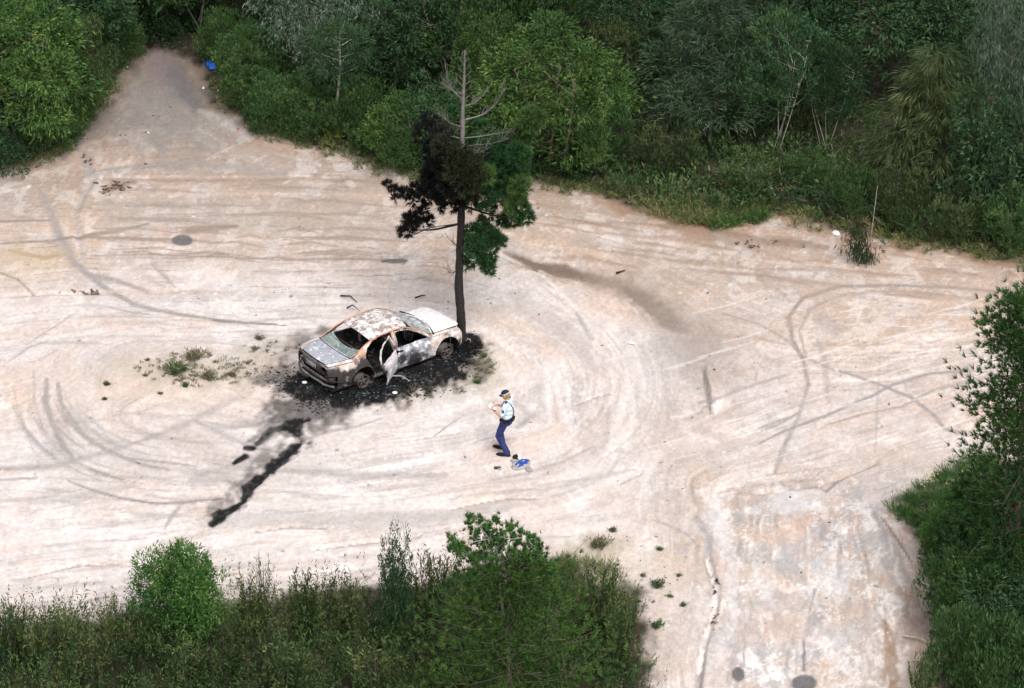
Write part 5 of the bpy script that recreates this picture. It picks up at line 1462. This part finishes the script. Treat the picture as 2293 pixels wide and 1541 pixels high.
# glass
U3, V3 = np.meshgrid(np.linspace(0, 1, 22), np.linspace(-1, 1, 26), indexing='ij')
gx = 1.02 + .16 * (1 - V3 ** 2) - U3 * (.60 - .03 * V3); gw = .78 - .10 * U3
gz_ = .83 + .02 * (1 - V3 ** 2) + .32 * U3 - .07 * np.sin(U3 * math.pi * .9) * (1 - V3 ** 2) - .10 * (1 - V3 ** 2) * U3
sheet('windscreen', np.stack([gx, V3 * gw, gz_], -1), None, MC_GLASS, car, .010)
gx = -1.63 - .10 * (1 - V3 ** 2) + U3 * .38 ; gw = .73 - .03 * U3
gz_ = .935 + .02 * (1 - V3 ** 2) + .13 * U3 - .10 * np.sin(U3 * math.pi * .8) * (1 - V3 ** 2) - .08 * U3 ** 2 * (1 - V3 ** 2) + .02 * (vnoise(U3 * 6, V3 * 5 + 6, 3) - .5)
sheet('rear_window', np.stack([gx, V3 * gw, gz_], -1), None, MC_GLASSG, car, .010)
# windscreen surround
m = MB(); m.tube([(1.04 + .17 * (1 - v_ ** 2), v_ * .80, .845 + .02 * (1 - v_ ** 2)) for v_ in np.linspace(-1, 1, 14)], .018, 6); m.build('windscreen_seal', SOOT, car)
m = MB(); m.tube([(-1.66 - .10 * (1 - v_ ** 2), v_ * .74, .95 + .02 * (1 - v_ ** 2)) for v_ in np.linspace(-1, 1, 14)], .013, 6); m.build('rear_window_seal', MC_INT, car)
# charred inside
g = np.random.default_rng(12)
m = MB(); m.box((-.35, 0, .17), (4.0, 1.56, .06)); m.box((1.02, 0, .50), (.06, 1.44, .62)); m.box((-1.60, 0, .52), (.05, 1.44, .66)); m.box((-2.1, 0, .48), (.5, 1.3, .05)); m.build('floor_pan', SOOT, car, smooth=False)
m = MB()
for s in (-1, 1):
    for ax_ in (AX_F, AX_R):
        th = np.linspace(-.2, math.pi + .2, 14)
        G_ = np.stack([np.stack([ax_ + .40 * np.cos(th), np.full(14, s * (.86 - .34 * q)), AXZ + .40 * np.sin(th)], -1) for q in (0, .5, 1)], 0)
        m.grid(G_); m.box((ax_, s * .52, .45), (.74, .02, .5))
m.build('wheel_housing', SOOT, car)
def seat_frame(cx, cy, w_, h, parent):
    m = MB()
    m.tube([(cx + .22, cy - w_, .36), (cx - .22, cy - w_, .34), (cx - .28, cy - w_, .60), (cx - .38, cy - w_ * .8, h), (cx - .38, cy + w_ * .8, h), (cx - .28, cy + w_, .60), (cx - .22, cy + w_, .34), (cx + .22, cy + w_, .36), (cx + .22, cy - w_, .36)], .022, 5)
    n = int(w_ * 22)
    for k in range(n):
        y = cy - w_ + (k + .5) * 2 * w_ / n
        m.tube([(cx + .2, y, .37), (cx, y, .34 + .03 * (k % 2)), (cx - .24, y, .42), (cx - .34, y, h - .02)], .009, 4)
    for z in (.5, .62, .74): m.tube([(cx - .27 - (z - .5) * .2, cy - w_, z), (cx - .27 - (z - .5) * .2, cy + w_, z)], .009, 4)
    for k in range(26): v_ = g.normal(size=(4, 3)) * .05; m.add(v_ + np.array([cx + g.normal() * .15, cy + g.normal() * w_ * .5, .42 + g.random() * .1]), [(0, 1, 2), (0, 2, 3), (0, 3, 1), (1, 3, 2)])
    m.build('seat_frame', MC_INT, parent)
seat_frame(.10, -.38, .24, .98, car); seat_frame(.10, .38, .24, .98, car); seat_frame(-.85, 0, .62, .90, car)
m = MB()
for k in range(60): v_ = g.normal(size=(4, 3)) * np.array([.09, .09, .03]); m.add(v_ + np.array([-1.3 + g.random() * .5, g.normal() * .35, .70 + g.random() * .1]), [(0, 1, 2), (0, 2, 3), (0, 3, 1), (1, 3, 2)])
m.tube([(-1.42, y, .86 + .02 * math.sin(y * 9)) for y in np.linspace(-.62, .62, 9)], .025, 5); m.build('parcel_shelf', MC_INT, car)
m = MB(); m.tube([(.82, y, .80 + .03 * math.sin(y * 7)) for y in np.linspace(-.7, .7, 9)], .06, 6); m.box((.75, 0, .62), (.2, .4, .3)); m.build('dash_beam', MC_INT, car)
m = MB(); th = np.linspace(0, 2 * math.pi, 19); m.tube([(.50 + .06 * math.sin(t), -.38 + .18 * math.cos(t), .84 + .17 * math.sin(t)) for t in th], .014, 5, cap=False); m.tube([(.78, -.38, .72), (.50, -.38, .84)], .02, 5); m.build('steering_wheel', MC_INT, car)
# rear opening: inner door frame
m = MB(); m.tube([side_pt(x, t, -1) + np.array([0, .05, 0]) for x, t in [(-.33, .04), (-.9, .04), (-1.00, .35), (-1.14, .7), (-1.24, .98)]], .03, 6); m.build('door_opening_frame', MC_FRAME, car)
# wheels
def wheel(x, y, zc, lean, lab=None):
    w_ = empty('wheel', (0, 0, 0)); w_.parent = car; w_.location = (x, y, zc); w_.rotation_euler = (lean, 0, .06)
    m = MB(); s = -1 if y < 0 else 1
    th = np.linspace(0, 2 * math.pi, 25)
    prof = [(.205, -.09), (.19, -.085), (.17, -.03), (.165, .05), (.19, .08), (.21, .09), (.205, .10), (.175, .085)]
    G_ = np.stack([np.stack([r * np.cos(th), np.full(25, s * q), r * np.sin(th)], -1) for r, q in prof], 0)
    m.grid(G_); m.build('rim', MC_RIM, w_)
    m = MB(); m.ell((0, s * .05, 0), (.06, .035, .06), 12, 6)
    for k in range(5):
        a = k * 1.2566 + .3; m.tube([(0, s * .05, 0), (.17 * math.cos(a), s * .05, .17 * math.sin(a))], [.028, .02], 5)
    m.build('spokes', MC_RIM, w_)
    m = MB(); m.tube([(0, -s * .02, 0), (0, -s * .045, 0)], .13, 16); m.tube([(0, 0, 0), (0, -s * .3, 0)], .04, 8); m.build('brake_disc', MC_BAR, w_)
wheel(AX_R, -.80, .205, .0); wheel(AX_R, .80, .205, 0); wheel(AX_F, -.79, .205, .12); wheel(AX_F, .79, .205, 0)
m = MB(); m.tube([(-1.36, -.62, .30), (-1.30, -.70, .62)], [.03, .02], 6); m.tube([(1.42, -.6, .3), (1.45, -.62, .66)], [.035, .025], 6); m.tube([(-1.36, -.7, .21), (-1.36, .7, .21)], .035, 6); m.tube([(1.42, -.7, .22), (1.42, .7, .22)], .03, 6); m.build('suspension', MC_BAR, car)

# where the fire burnt hottest (soot) and where the steel rusted: spots (x, z, radius, amount); then shorten both overhangs
SOOTS = [(-.60, 1.25, .12, .5), (.1, 1.28, .25, .45), (-1.30, .60, .38, 1.0), (-1.75, .60, .20, .85), (-2.0, .62, .16, .8), (-1.2, .95, .10, .5), (.9, .80, .12, .5), (-1.05, .50, .22, .9), (-1.75, .40, .28, .75), (-2.30, .66, .26, .85), (-2.1, .42, .3, .8), (1.42, .40, .36, .75), (1.9, .38, .22, .7), (.30, .40, .34, .78), (-.1, .50, .18, .75), (.7, .30, .2, .5), (-.3, .9, .10, .5)]
RUSTS = [(-1.35, 1.06, .26, .95), (-.9, 1.28, .25, .8), (-.2, 1.33, .3, .7), (.5, 1.2, .3, .8), (.2, .93, .6, .0), (1.35, .76, .36, .45), (1.85, .66, .22, .55), (-1.75, .86, .28, .35), (-.25, .95, .18, .7), (1.0, .55, .16, .45)]
def squash(o):
    me = o.data; n = len(me.vertices); V = np.empty(n * 3, np.float32); me.vertices.foreach_get('co', V); V = V.reshape(-1, 3)
    for nm, L_ in (('sooty', SOOTS), ('rust', RUSTS)):
        a = np.zeros(n)
        for x, z, r, k in L_: a = np.maximum(a, k * np.exp(-(((V[:, 0] - x) ** 2 + (V[:, 2] - z) ** 2) / (r * r))))
        if o.name.startswith(('roof', 'bonnet', 'boot_lid', 'windscreen', 'rear_window')) and not o.name.startswith('roof_rail'): a *= .25 if nm == 'sooty' else .35
        at_ = me.attributes.new(nm, 'FLOAT', 'POINT'); at_.data.foreach_set('value', a.astype(np.float32))
    x = V[:, 0]; V[:, 0] = np.where(x < -1.74, -1.74 + (x + 1.74) * .92, np.where(x > 1.80, 1.80 + (x - 1.80) * .38, x))
    me.vertices.foreach_set('co', V.ravel()); me.update()
done = set()
for o in list(COL.objects):
    if o.type != 'MESH' or o.data.name in done: continue
    q_ = o; wheelp = False
    while q_.parent: q_ = q_.parent; wheelp |= q_.name.startswith('wheel') and not q_.name.startswith('wheel_')
    if q_ is car and not wheelp: squash(o); done.add(o.data.name)

# ---- debris round the wreck
g = np.random.default_rng(101)
def chips(name, n, spots, mat, s0, s1, hmul, label, tint=None):
    Vs = []; Ts = []
    for k in range(n):
        sp = spots[g.integers(len(spots))]
        q = on_ground(sp[0] + g.normal() * sp[2] * .5, sp[1] + g.normal() * sp[3] * .5)
        s_ = s0 + (s1 - s0) * g.random() ** 2
        v = g.normal(size=(4, 3)) * np.array([1, 1, hmul]) * s_ * .5; v[:, 2] = np.abs(v[:, 2])
        Vs.append(v + np.array(q) + np.array([0, 0, .004])); Ts += [g.random()] * 4
    V = np.concatenate(Vs); b0 = np.arange(n) * 4
    F = np.stack([np.stack([b0 + a, b0 + b, b0 + c], -1) for a, b, c in ((0, 1, 2), (0, 2, 3), (0, 3, 1), (1, 3, 2))], 1).reshape(-1, 3)
    o = link(name, fast_mesh(name, V, F, Ts, mat)); tag(o, label, kind='stuff')
SP = [(700,872,100,34),(800,882,120,28),(900,862,80,26),(980,830,90,30),(1040,775,28,20),(1030,805,34,24),(640,850,60,26),(850,880,140,24),(720,900,60,24)]
chips('burnt_debris', 5000, SP, simple_mat('charred_bits', (.018, .0175, .018), .8, .7, 30), .015, .055, .5, 'black charred scraps and ash covering the ground round the wreck')
chips('ash_heap', 900, [(1042,770,28,16),(1050,785,26,18),(1025,800,26,18),(830,872,60,14),(900,860,40,14)], simple_mat('charred_heap', (.018, .018, .02), .9, .6, 30), .04, .10, .8, 'rough charred clods heaped round the pine foot and under the car')
chips('glass_fragments', 520, SP + [(860,860,60,14),(1000,800,40,16)], simple_mat('glass_bits', (.62, .68, .68), .3, .35, 40), .010, .034, .6, 'small pale glass and metal bits scattered in the soot')
chips('melted_scraps', 520, [(860,868,60,10),(1010,800,30,16),(900,850,50,14),(720,866,40,16),(830,880,60,12)], simple_mat('teal_slag', (.10, .14, .155), .35, .6, 30), .03, .10, .35, 'blue grey melted scraps along the near side of the wreck')
def ctag(o): return o
stick('bent_strip', 'thin black strip of trim lying behind the car to the left', [(762,666,.02),(785,668,.03),(800,680,.01)], .022, SOOT, 'trim strip')
stick('bent_strip', 'thin black strip of trim arching beside the far side of the roof', [(777,694,.03),(790,695,.12),(806,703,.05)], .022, SOOT, 'trim strip')
stick('bent_strip', 'short black strip of trim lying beyond the bonnet', [(930,671,.02),(945,667,.03),(953,666,.02)], .022, SOOT, 'trim strip')
stick('metal_rod', 'pale bent metal rod on the soot beside the front door', [(879,848,.05),(900,851,.08),(917,858,.03)], .02, MC_FRAME, 'rod')
m = MB(); q = on_ground(905, 878)
m.add([(-.22, .25, .03), (.0, .02, .09), (.22, -.30, .02), (-.12, .05, .02), (.12, -.22, .02)], [(0, 3, 1), (1, 3, 4), (1, 4, 2)]); o = m.build('charred_panel', SOOT, None, False, q); tag(o, 'black pointed panel scrap lying in front of the open rear door', 'metal scrap'); md = o.modifiers.new('thickness', 'SOLIDIFY'); md.thickness = .012
m = MB(); q = on_ground(1048, 772); m.tube([(-.05, 0, .1), (0, 0, .18), (.06, 0, .14), (.06, 0, .04)], .014, 6); o = m.build('bent_hook', MC_FRAME, None, loc=q); tag(o, 'small pale curled metal strip in the ash by the pine foot', 'metal scrap')
for px, py, lab in ((682, 858, 'white crumpled scrap on the soot behind the tail'), (884, 881, 'white flat scrap at the lower edge of the soot')):
    m = MB(); m.ell((0, 0, .02), (.07, .06, .03), 7, 5); o = m.build('white_scrap', simple_mat('white_scrap_%d' % px, (.75, .74, .74), .8, .2, 20), None, False, on_ground(px, py)); tag(o, lab, 'scrap')
# ================================================================== THE OFFICER
def remeshed(mb, name, mat, parent, voxel, smooth=4, ratio=None):
    me = mb.mesh(name + '_src', None)
    o = bpy.data.objects.new(name + '_src', me); COL.objects.link(o)
    r = o.modifiers.new('r', 'REMESH'); r.mode = 'VOXEL'; r.voxel_size = voxel
    s_ = o.modifiers.new('s', 'SMOOTH'); s_.iterations = smooth; s_.factor = .5
    if ratio: d_ = o.modifiers.new('d', 'DECIMATE'); d_.ratio = ratio
    dg = bpy.context.evaluated_depsgraph_get(); dg.update()
    out = bpy.data.meshes.new_from_object(o.evaluated_get(dg)); out.name = name
    bpy.data.objects.remove(o); bpy.data.meshes.remove(me)
    out.materials.clear(); out.materials.append(mat)
    out.polygons.foreach_set('use_smooth', [True] * len(out.polygons))
    return link(name, out, parent)
pf = on_ground(1134, 1015)
pers = empty('person', pf, R(68)); tag(pers, 'person in a pale blue shirt and navy trousers walking with head bent over a notepad', 'person')
k_ = 1.01; pers.scale = (k_, k_, k_)
SKIN = simple_mat('skin', (.55, .30, .21), .6, .08, 20); SHIRT = simple_mat('pale_blue_cloth', (.60, .72, .80), .85, .06, 8); NAVY = simple_mat('navy_cloth', (.032, .042, .145), .85, .25, 9)
BLACK = simple_mat('black_leather', (.010, .010, .012), .5, .3, 20); HAIR = simple_mat('fair_hair', (.30, .20, .10), .7, .3, 40); CAPM = simple_mat('navy_cap', (.022, .020, .045), .8, .2, 20)
J = dict(hipL=(-.095, .01, .90), hipR=(.095, .01, .90), kneeL=(-.115, .155, .50), kneeR=(.11, .21, .51), ankL=(-.12, -.06, .09), ankR=(.13, .15, .10),
         shL=(-.185, -.05, 1.385), shR=(.185, -.03, 1.385), elL=(-.245, .03, 1.12), elR=(.235, .06, 1.12), wrL=(-.125, .25, 1.155), wrR=(.10, .27, 1.20), neck=(0, -.045, 1.44), head=(0, .015, 1.575))
J = {k: np.array(v, float) for k, v in J.items()}
def seg(m, a, b, r0, r1, n=5, bulge=0.0):
    t = np.linspace(0, 1, n); m.tube([a + (b - a) * q for q in t], [(r0 + (r1 - r0) * q) * (1 + bulge * math.sin(q * math.pi)) for q in t], 10)
    m.ell(a, (r0,) * 3, 10, 6); m.ell(b, (r1,) * 3, 10, 6)
tilt = R(24)
def hd(x, y, z):
    """a point of the head, given upright about its centre, tipped forward"""
    c, s_ = math.cos(tilt), math.sin(tilt); return J['head'] + np.array([x, y * c + z * s_, -y * s_ + z * c])
RT = [[1, 0, 0], [0, math.cos(tilt), math.sin(tilt)], [0, -math.sin(tilt), math.cos(tilt)]]
m = MB()
m.ell(hd(0, 0, .015), (.076, .094, .105), 16, 12, RT); m.ell(hd(0, .035, -.06), (.052, .055, .055), 12, 8, RT); m.ell(hd(0, .075, -.09), (.022, .02, .018), 8, 6)
m.tube([hd(0, .085, .02), hd(0, .112, -.022), hd(0, .098, -.035)], [.010, .016, .012], 6)
for s in (-1, 1): m.ell(hd(s * .078, -.005, -.005), (.012, .02, .032), 8, 6, RT)
m.ell(hd(0, .092, -.062), (.026, .012, .010), 8, 5)
seg(m, J['neck'] - np.array([0, 0, .08]), hd(0, -.02, -.06), .062, .054)
seg(m, J['shL'], J['elL'], .042, .038); seg(m, J['shR'], J['elR'], .042, .038)
seg(m, J['elL'], J['wrL'], .041, .026, bulge=.1); seg(m, J['elR'], J['wrR'], .041, .026, bulge=.1)
m.ell((0, -.05, 1.25), (.13, .09, .22), 12, 8); m.ell((0, -.02, .98), (.13, .09, .12), 12, 8)
for a in ('L', 'R'): seg(m, J['hip' + a], J['knee' + a], .068, .048); seg(m, J['knee' + a], J['ank' + a], .045, .035)
def hand(m, wr, to, up, side, curl):
    f = unit(to - wr); u_ = unit(up - f * (up @ f)); s_ = np.cross(f, u_) * side
    pc = wr + f * .045; Rm = np.stack([s_, f, u_], 1)
    m.ell(pc, (.040, .052, .016), 10, 8, Rm)
    for i, (o, L) in enumerate(((-.030, .062), (-.010, .075), (.010, .070), (.029, .055))):
        b = pc + f * .035 + s_ * o; c1 = b + f * L * .45 - u_ * curl * .012; c2 = c1 + f * L * .30 - u_ * curl * .024; c3 = c2 + f * L * .12 - u_ * curl * .026
        m.tube([b - f * .02, b, c1, c2, c3], [.0095, .0095, .009, .0085, .007], 7); m.ell(c3, (.007,) * 3, 6, 4)
    b = pc - f * .02 - s_ * .034; m.tube([b, b - s_ * .02 + f * .025 - u_ * .008, b - s_ * .014 + f * .058 - u_ * .018], [.012, .011, .008], 7); m.ell(b - s_ * .014 + f * .058 - u_ * .018, (.008,) * 3, 6, 4)
hand(m, J['wrL'], J['wrL'] + np.array([.07, .10, .02]), np.array([-.5, .2, -1.0]), -1, 1.0)
hand(m, J['wrR'], J['wrR'] + np.array([-.07, .10, .0]), np.array([.2, .0, 1.0]), 1, 1.2)
remeshed(m, 'body', SKIN, pers, .0075, 3, .5)
# eyes
for s in (-1, 1):
    m = MB(); m.ell(hd(s * .030, .086, .012), (.011, .006, .006), 8, 5, RT); m.build('eye', BLACK, pers)
# hair tied behind, under the cap
m = MB(); m.ell(hd(0, -.030, -.015), (.078, .080, .075), 12, 8, RT); m.ell(hd(0, -.085, -.04), (.026, .024, .035), 10, 6, RT); m.ell(hd(-.055, -.01, -.025), (.026, .04, .035), 8, 6); m.ell(hd(.055, -.01, -.025), (.026, .04, .035), 8, 6)
remeshed(m, 'hair', HAIR, pers, .009, 2)
# cap
cap = empty('cap', (0, 0, 0)); cap.parent = pers
m = MB(); V = []
for i in range(8):
    th = i / 7 * math.pi / 2
    V.append([hd(math.cos(th) * .090 * math.cos(p), math.cos(th) * .108 * math.sin(p) - .005, .045 + math.sin(th) * .088) for p in np.linspace(0, 2 * math.pi, 21)])
m.grid(np.array(V)); m.ell(hd(0, -.005, .134), (.010, .010, .006), 6, 4); m.build('crown', CAPM, cap)
m = MB(); V = []
for q in np.linspace(0, 1, 5):
    V.append([hd(math.sin(p) * (.088 + .004 * q), .088 * math.cos(p) + q * .085 * max(0, math.cos(p)), .047 - .02 * q - .018 * math.sin(p) ** 2 * q) for p in np.linspace(-1.25, 1.25, 13)])
m.grid(np.array(V)); o = m.build('brim', CAPM, cap); md = o.modifiers.new('t', 'SOLIDIFY'); md.thickness = .008
m = MB(); V = [[hd(.0925 * math.cos(p), .1105 * math.sin(p) - .005, z) for p in np.linspace(0, 2 * math.pi, 25)] for z in (.040, .062)]
m.grid(np.array(V)); cm, nt, b = mat_new('chequered_band', .7)
tc = nnode(nt, 'ShaderNodeTexCoord'); ck = nnode(nt, 'ShaderNodeTexChecker'); ck.inputs['Scale'].default_value = 90; ck.inputs['Color1'].default_value = (.85, .87, .9, 1); ck.inputs['Color2'].default_value = (.10, .12, .25, 1)
nt.links.new(tc.outputs['Object'], ck.inputs[0]); nt.links.new(ck.outputs[0], b.inputs['Base Color']); m.build('chequered_band', cm, cap)
# shirt
m = MB()
for (z, rx, ry, yo) in ((1.36, .165, .095, -.050), (1.26, .165, .115, -.055), (1.14, .150, .115, -.045), (1.03, .150, .118, -.025), (.97, .155, .120, -.015)): m.ell((0, yo, z), (rx, ry, .10), 16, 8)
for a in ('L', 'R'):
    sh, el = J['sh' + a], J['el' + a]; e2 = sh + (el - sh) * .80
    seg(m, sh, e2, .070, .062, 5); seg(m, np.array([0, -.05, 1.40]), sh, .065, .060)
m.tube([(0, -.05, 1.40), (0, -.035, 1.455)], [.085, .066], 12)
shirt = remeshed(m, 'shirt', SHIRT, pers, .012, 5)
m = MB(); V = [[(.068 * math.cos(p), -.035 + .070 * math.sin(p) , z + .012 * math.sin(p) * -1) for p in np.linspace(0, 2 * math.pi, 19)] for z in (1.435, 1.475)]
m.grid(np.array(V)); o = m.build('collar', SHIRT, shirt); md = o.modifiers.new('t', 'SOLIDIFY'); md.thickness = .008
nt = SHIRT.node_tree; bump(nt, nt.nodes['Principled BSDF'], noise(nt, 7, 4, .6, dist=.6), .45, .04)
for s, a in ((-1, 'L'), (1, 'R')):
    m = MB(); sh, el = J['sh' + a], J['el' + a]; c = sh + (el - sh) * .42 + np.array([s * .062, -.002, .0])
    m.ell(c, (.010, .036, .046), 12, 8); m.build('shoulder_patch', BLACK, shirt)
    m = MB(); m.ell(c + np.array([s * .006, .010, .010]), (.008, .014, .016), 8, 6); m.build('patch_badge', simple_mat('patch_grey', (.45, .5, .62), .7, .1, 9), shirt)
    m = MB(); m.box(sh + np.array([-s * .05, 0, .066]), (.09, .045, .010)); m.build('epaulette', NAVY, shirt)
m = MB(); seq = [(-.085, .075, 1.30), (-.115, .02, 1.452), (-.10, -.05, 1.478), (-.07, -.13, 1.40), (-.01, -.178, 1.26), (.045, -.172, 1.12), (.09, -.135, 1.00)]
t_ = np.linspace(0, 6, 25); Q = np.stack([np.interp(t_, range(7), np.array(seq)[:, i]) for i in range(3)], -1)
m.tube(Q, .0125, 5); m.build('strap', simple_mat('strap_blue', (.09, .13, .22), .7, .1, 9), pers)
# trousers
m = MB()
m.ell((0, -.02, .93), (.165, .125, .10), 16, 8); m.ell((0, -.03, .87), (.155, .115, .10), 14, 8); m.tube([(0, -.015, .90), (0, -.012, 1.0)], [.155, .148], 14)
for a in ('L', 'R'):
    h, kn, an = J['hip' + a], J['knee' + a], J['ank' + a] + np.array([0, -.01, .0])
    seg(m, h, kn, .105, .080, 7); seg(m, kn, an, .080, .078, 7)
tr_ = remeshed(m, 'trousers', NAVY, pers, .014, 4)
nt = NAVY.node_tree; bump(nt, nt.nodes['Principled BSDF'], noise(nt, 8, 4, .6, dist=.8, stretch=(1, 1, .6)), .9, .08)
# shoes
for a, (tx, ty), z0 in (('L', (-.17, .16), .0), ('R', (.15, .38), .0)):
    m = MB(); an = J['ank' + a]
    toe = np.array([tx, ty, .035]); heel = np.array([an[0], an[1] - .06, .035])
    m.tube([heel, heel + (toe - heel) * .35, heel + (toe - heel) * .75, toe], [.040, .045, .050, .034], 10); m.ell(toe, (.036, .036, .03), 10, 6); m.ell(heel, (.04, .04, .036), 10, 6); seg(m, an, heel + np.array([0, .06, .02]), .052, .045)
    remeshed(m, 'shoe', BLACK, pers, .011, 2)
# belt with pouches and holster
belt_ = empty('belt', (0, 0, 0)); belt_.parent = pers
m = MB(); m.grid(np.array([[((.168 + e) * math.cos(p), -.018 + (.132 + e) * math.sin(p), z) for p in np.linspace(0, 2 * math.pi, 33)] for z, e in ((.945, .004), (.95, .01), (1.0, .008), (1.005, 0))])); m.build('strap', BLACK, belt_)
for (x, y, z, sx, sy, sz) in ((-.175, -.02, .945, .05, .09, .12), (-.13, .09, .955, .06, .06, .09), (-.12, -.12, .95, .07, .06, .09), (.0, -.165, .95, .10, .05, .08), (.11, -.14, .94, .08, .06, .11), (.18, -.01, .92, .05, .08, .19), (.09, .115, .96, .07, .05, .07)):
    m = MB(); m.ell((x, y, z), (sx * .62, sy * .62, sz * .6), 8, 6); m.build('pouch', BLACK, belt_)
m = MB(); m.tube([J['wrL'] - np.array([.008, .02, -.002]), J['wrL'] + np.array([.008, .004, .006])], .031, 10); m.build('wristwatch', BLACK, pers)
# notepad, held between the hands
nb = np.array(pers.matrix_basis @ Vector((0, 0, 0)))
mw = Matrix.Translation(Vector(pf)) @ Matrix.Rotation(R(68), 4, 'Z') @ Matrix.Scale(k_, 4)
q = mw @ Vector((-.03, .345, 1.185))
PAP = simple_mat('white_paper', (.82, .83, .84), .8, .03, 9)
r = empty('notepad', q, R(68)); r.rotation_euler = (R(38), R(-14), R(68)); tag(r, 'open white notepad held in both hands of the walking person', 'notepad')
m = MB(); m.box((0, 0, 0), (.15, .20, .006)); m.build('cover', BLACK, r, False)
for k in (-1, 1): m = MB(); m.box((0, k * .050, .006), (.142, .094, .006)); m.build('page', PAP, r, False)
q = mw @ Vector((.03, .375, 1.215)); m = MB(); m.tube([(0, 0, 0), (.05, -.03, .11)], [.003, .005], 6); o = m.build('pen', BLACK, None, loc=q); tag(o, 'dark pen in the right hand above the notepad', 'pen')

# ================================================================== LOOSE THINGS
BLUE = simple_mat('bright_blue_cloth', (.025, .07, .30), .75, .35, 12); GREYC = simple_mat('grey_cloth', (.33, .32, .31), .85, .3, 14); WH = simple_mat('white_cloth', (.72, .72, .70), .8, .1, 12)
q = on_ground(1166, 1041); r = empty('crumpled_jacket', q, 0); tag(r, 'crumpled blue and grey jacket lying on the rock just right of the walking person', 'jacket')
def cloth(name, cx, cy, rx, ry, h, mat, seed, rot=0.0, parent=None, sp=2.5):
    n = 26; uu = np.linspace(-1, 1, n); A, B_ = np.meshgrid(uu, uu, indexing='ij')
    rr = np.hypot(A, B_); th = np.arctan2(B_, A)
    edge = .82 + .34 * (vnoise(np.cos(th) * 1.6 + seed, np.sin(th) * 1.6 + seed * 2, seed, 3) - .2)
    x = A * rx; y = B_ * ry
    z = h * (1 - np.clip(rr / edge, 0, 1) ** 2) * (.35 + 1.1 * np.abs(vnoise(A * sp + seed, B_ * sp, seed + 3, 3) - .5) * 2) + .008
    c, s_ = math.cos(R(rot)), math.sin(R(rot))
    P = np.stack([cx + x * c - y * s_, cy + x * s_ + y * c, z], -1)
    k = (rr[:-1, :-1] < edge[:-1, :-1]) & (rr[1:, 1:] < edge[1:, 1:])
    return sheet(name, P, k, mat, parent, .006)
cloth('lining', 0, 0, .24, .34, .06, GREYC, 3, -38, r); cloth('blue_body', .03, .03, .16, .27, .10, BLUE, 5, -38, r); cloth('grey_hood', .19, -.24, .10, .15, .10, GREYC, 8, 20, r); cloth('black_pocket', -.12, .32, .09, .12, .13, BLACK, 9, 0, r); cloth('label_tag', -.03, .26, .05, .07, .17, WH, 12, 0, r)
cloth('edge_fold', -.13, .05, .05, .22, .08, GREYC, 14, 32, r)
r = empty('dark_wallet', on_ground(1114, 1049)); tag(r, 'small dark wallet lying open on the rock left of the jacket', 'wallet')
m = MB(); m.box((0, 0, .015), (.16, .11, .02)); m.build('cover', simple_mat('dark_grey_leather', (.06, .055, .06), .6, .2, 20), r, False)
m = MB(); m.box((.055, -.06, .02), (.07, .05, .018)); m.build('flap', GREYC, r, False)
q = on_ground(472, 146); r = empty('blue_bag', q); tag(r, 'crumpled bright blue bag on the litter at the edge of the upper left track', 'bag')
cloth('bag_body', 0, 0, .16, .34, .22, simple_mat('blue_plastic', (.02, .13, .55), .4, .2, 10), 6, 20, r); cloth('bag_opening', .04, .03, .05, .16, .26, simple_mat('dark_blue', (.01, .03, .10), .6, .2, 10), 7, 10, r)
q = on_ground(1872, 526); r = empty('white_rag', q); tag(r, 'crumpled white rag on the pink soil left of the leaning broken sapling', 'rag')
cloth('rag_body', 0, 0, .11, .16, .10, WH, 21, 30, r, 3.5)
for (px, py, rx, ry, lab, mt, nm) in ((285,149,.04,.06,'tiny white scrap at the left edge of the upper left track',WH,'paper_scrap'),(455,196,.04,.07,'white scrap by the right edge of the upper left track',WH,'paper_scrap'),(488,203,.03,.05,'small white scrap in the weeds just right of the other scrap',WH,'paper_scrap'),(533,292,.04,.07,'faded red scrap on the sand at the right of the upper left track',simple_mat('red_plastic',(.45,.12,.10),.7,.2,9),'plastic_scrap'),
    (332,300,.03,.05,'white scrap in the middle of the sandy track',WH,'paper_scrap'),(1505,350,.10,.16,'pale scrap caught in the scrub above the grass',WH,'paper_scrap'),(1537,375,.05,.06,'white scrap lower in the scrub above the grass',WH,'paper_scrap'),(1808,420,.03,.05,'blue white scrap under the scrub right of the pale stems',WH,'paper_scrap')):
    r = empty(nm, on_ground(px, py)); tag(r, lab, 'litter'); cloth('sheet', 0, 0, rx, ry, .05, mt, px % 23, 0, r)
# dark stones and clods thrown about the rock
g = np.random.default_rng(55)
chips('loose_stones', 260, [(900,700,500,120),(1300,1000,300,160),(1700,800,400,160),(500,1000,400,120),(1800,1250,180,120),(1470,1300,60,90),(300,300,120,90),(1100,680,120,60)], simple_mat('stones', (.22, .19, .165), .9, .5, 20), .02, .07, .6, 'small dark stones and clods strewn over the bare rock')
chips('rubble', 130, [(265,420,34,10),(265,420,30,8),(240,432,20,8),(195,360,12,20),(1700,548,80,10),(1925,560,60,12),(200,655,60,4),(1600,1360,10,60)], simple_mat('rubble', (.25, .185, .145), .9, .5, 20), .05, .16, .6, 'brown broken rubble along the eroded ledges')
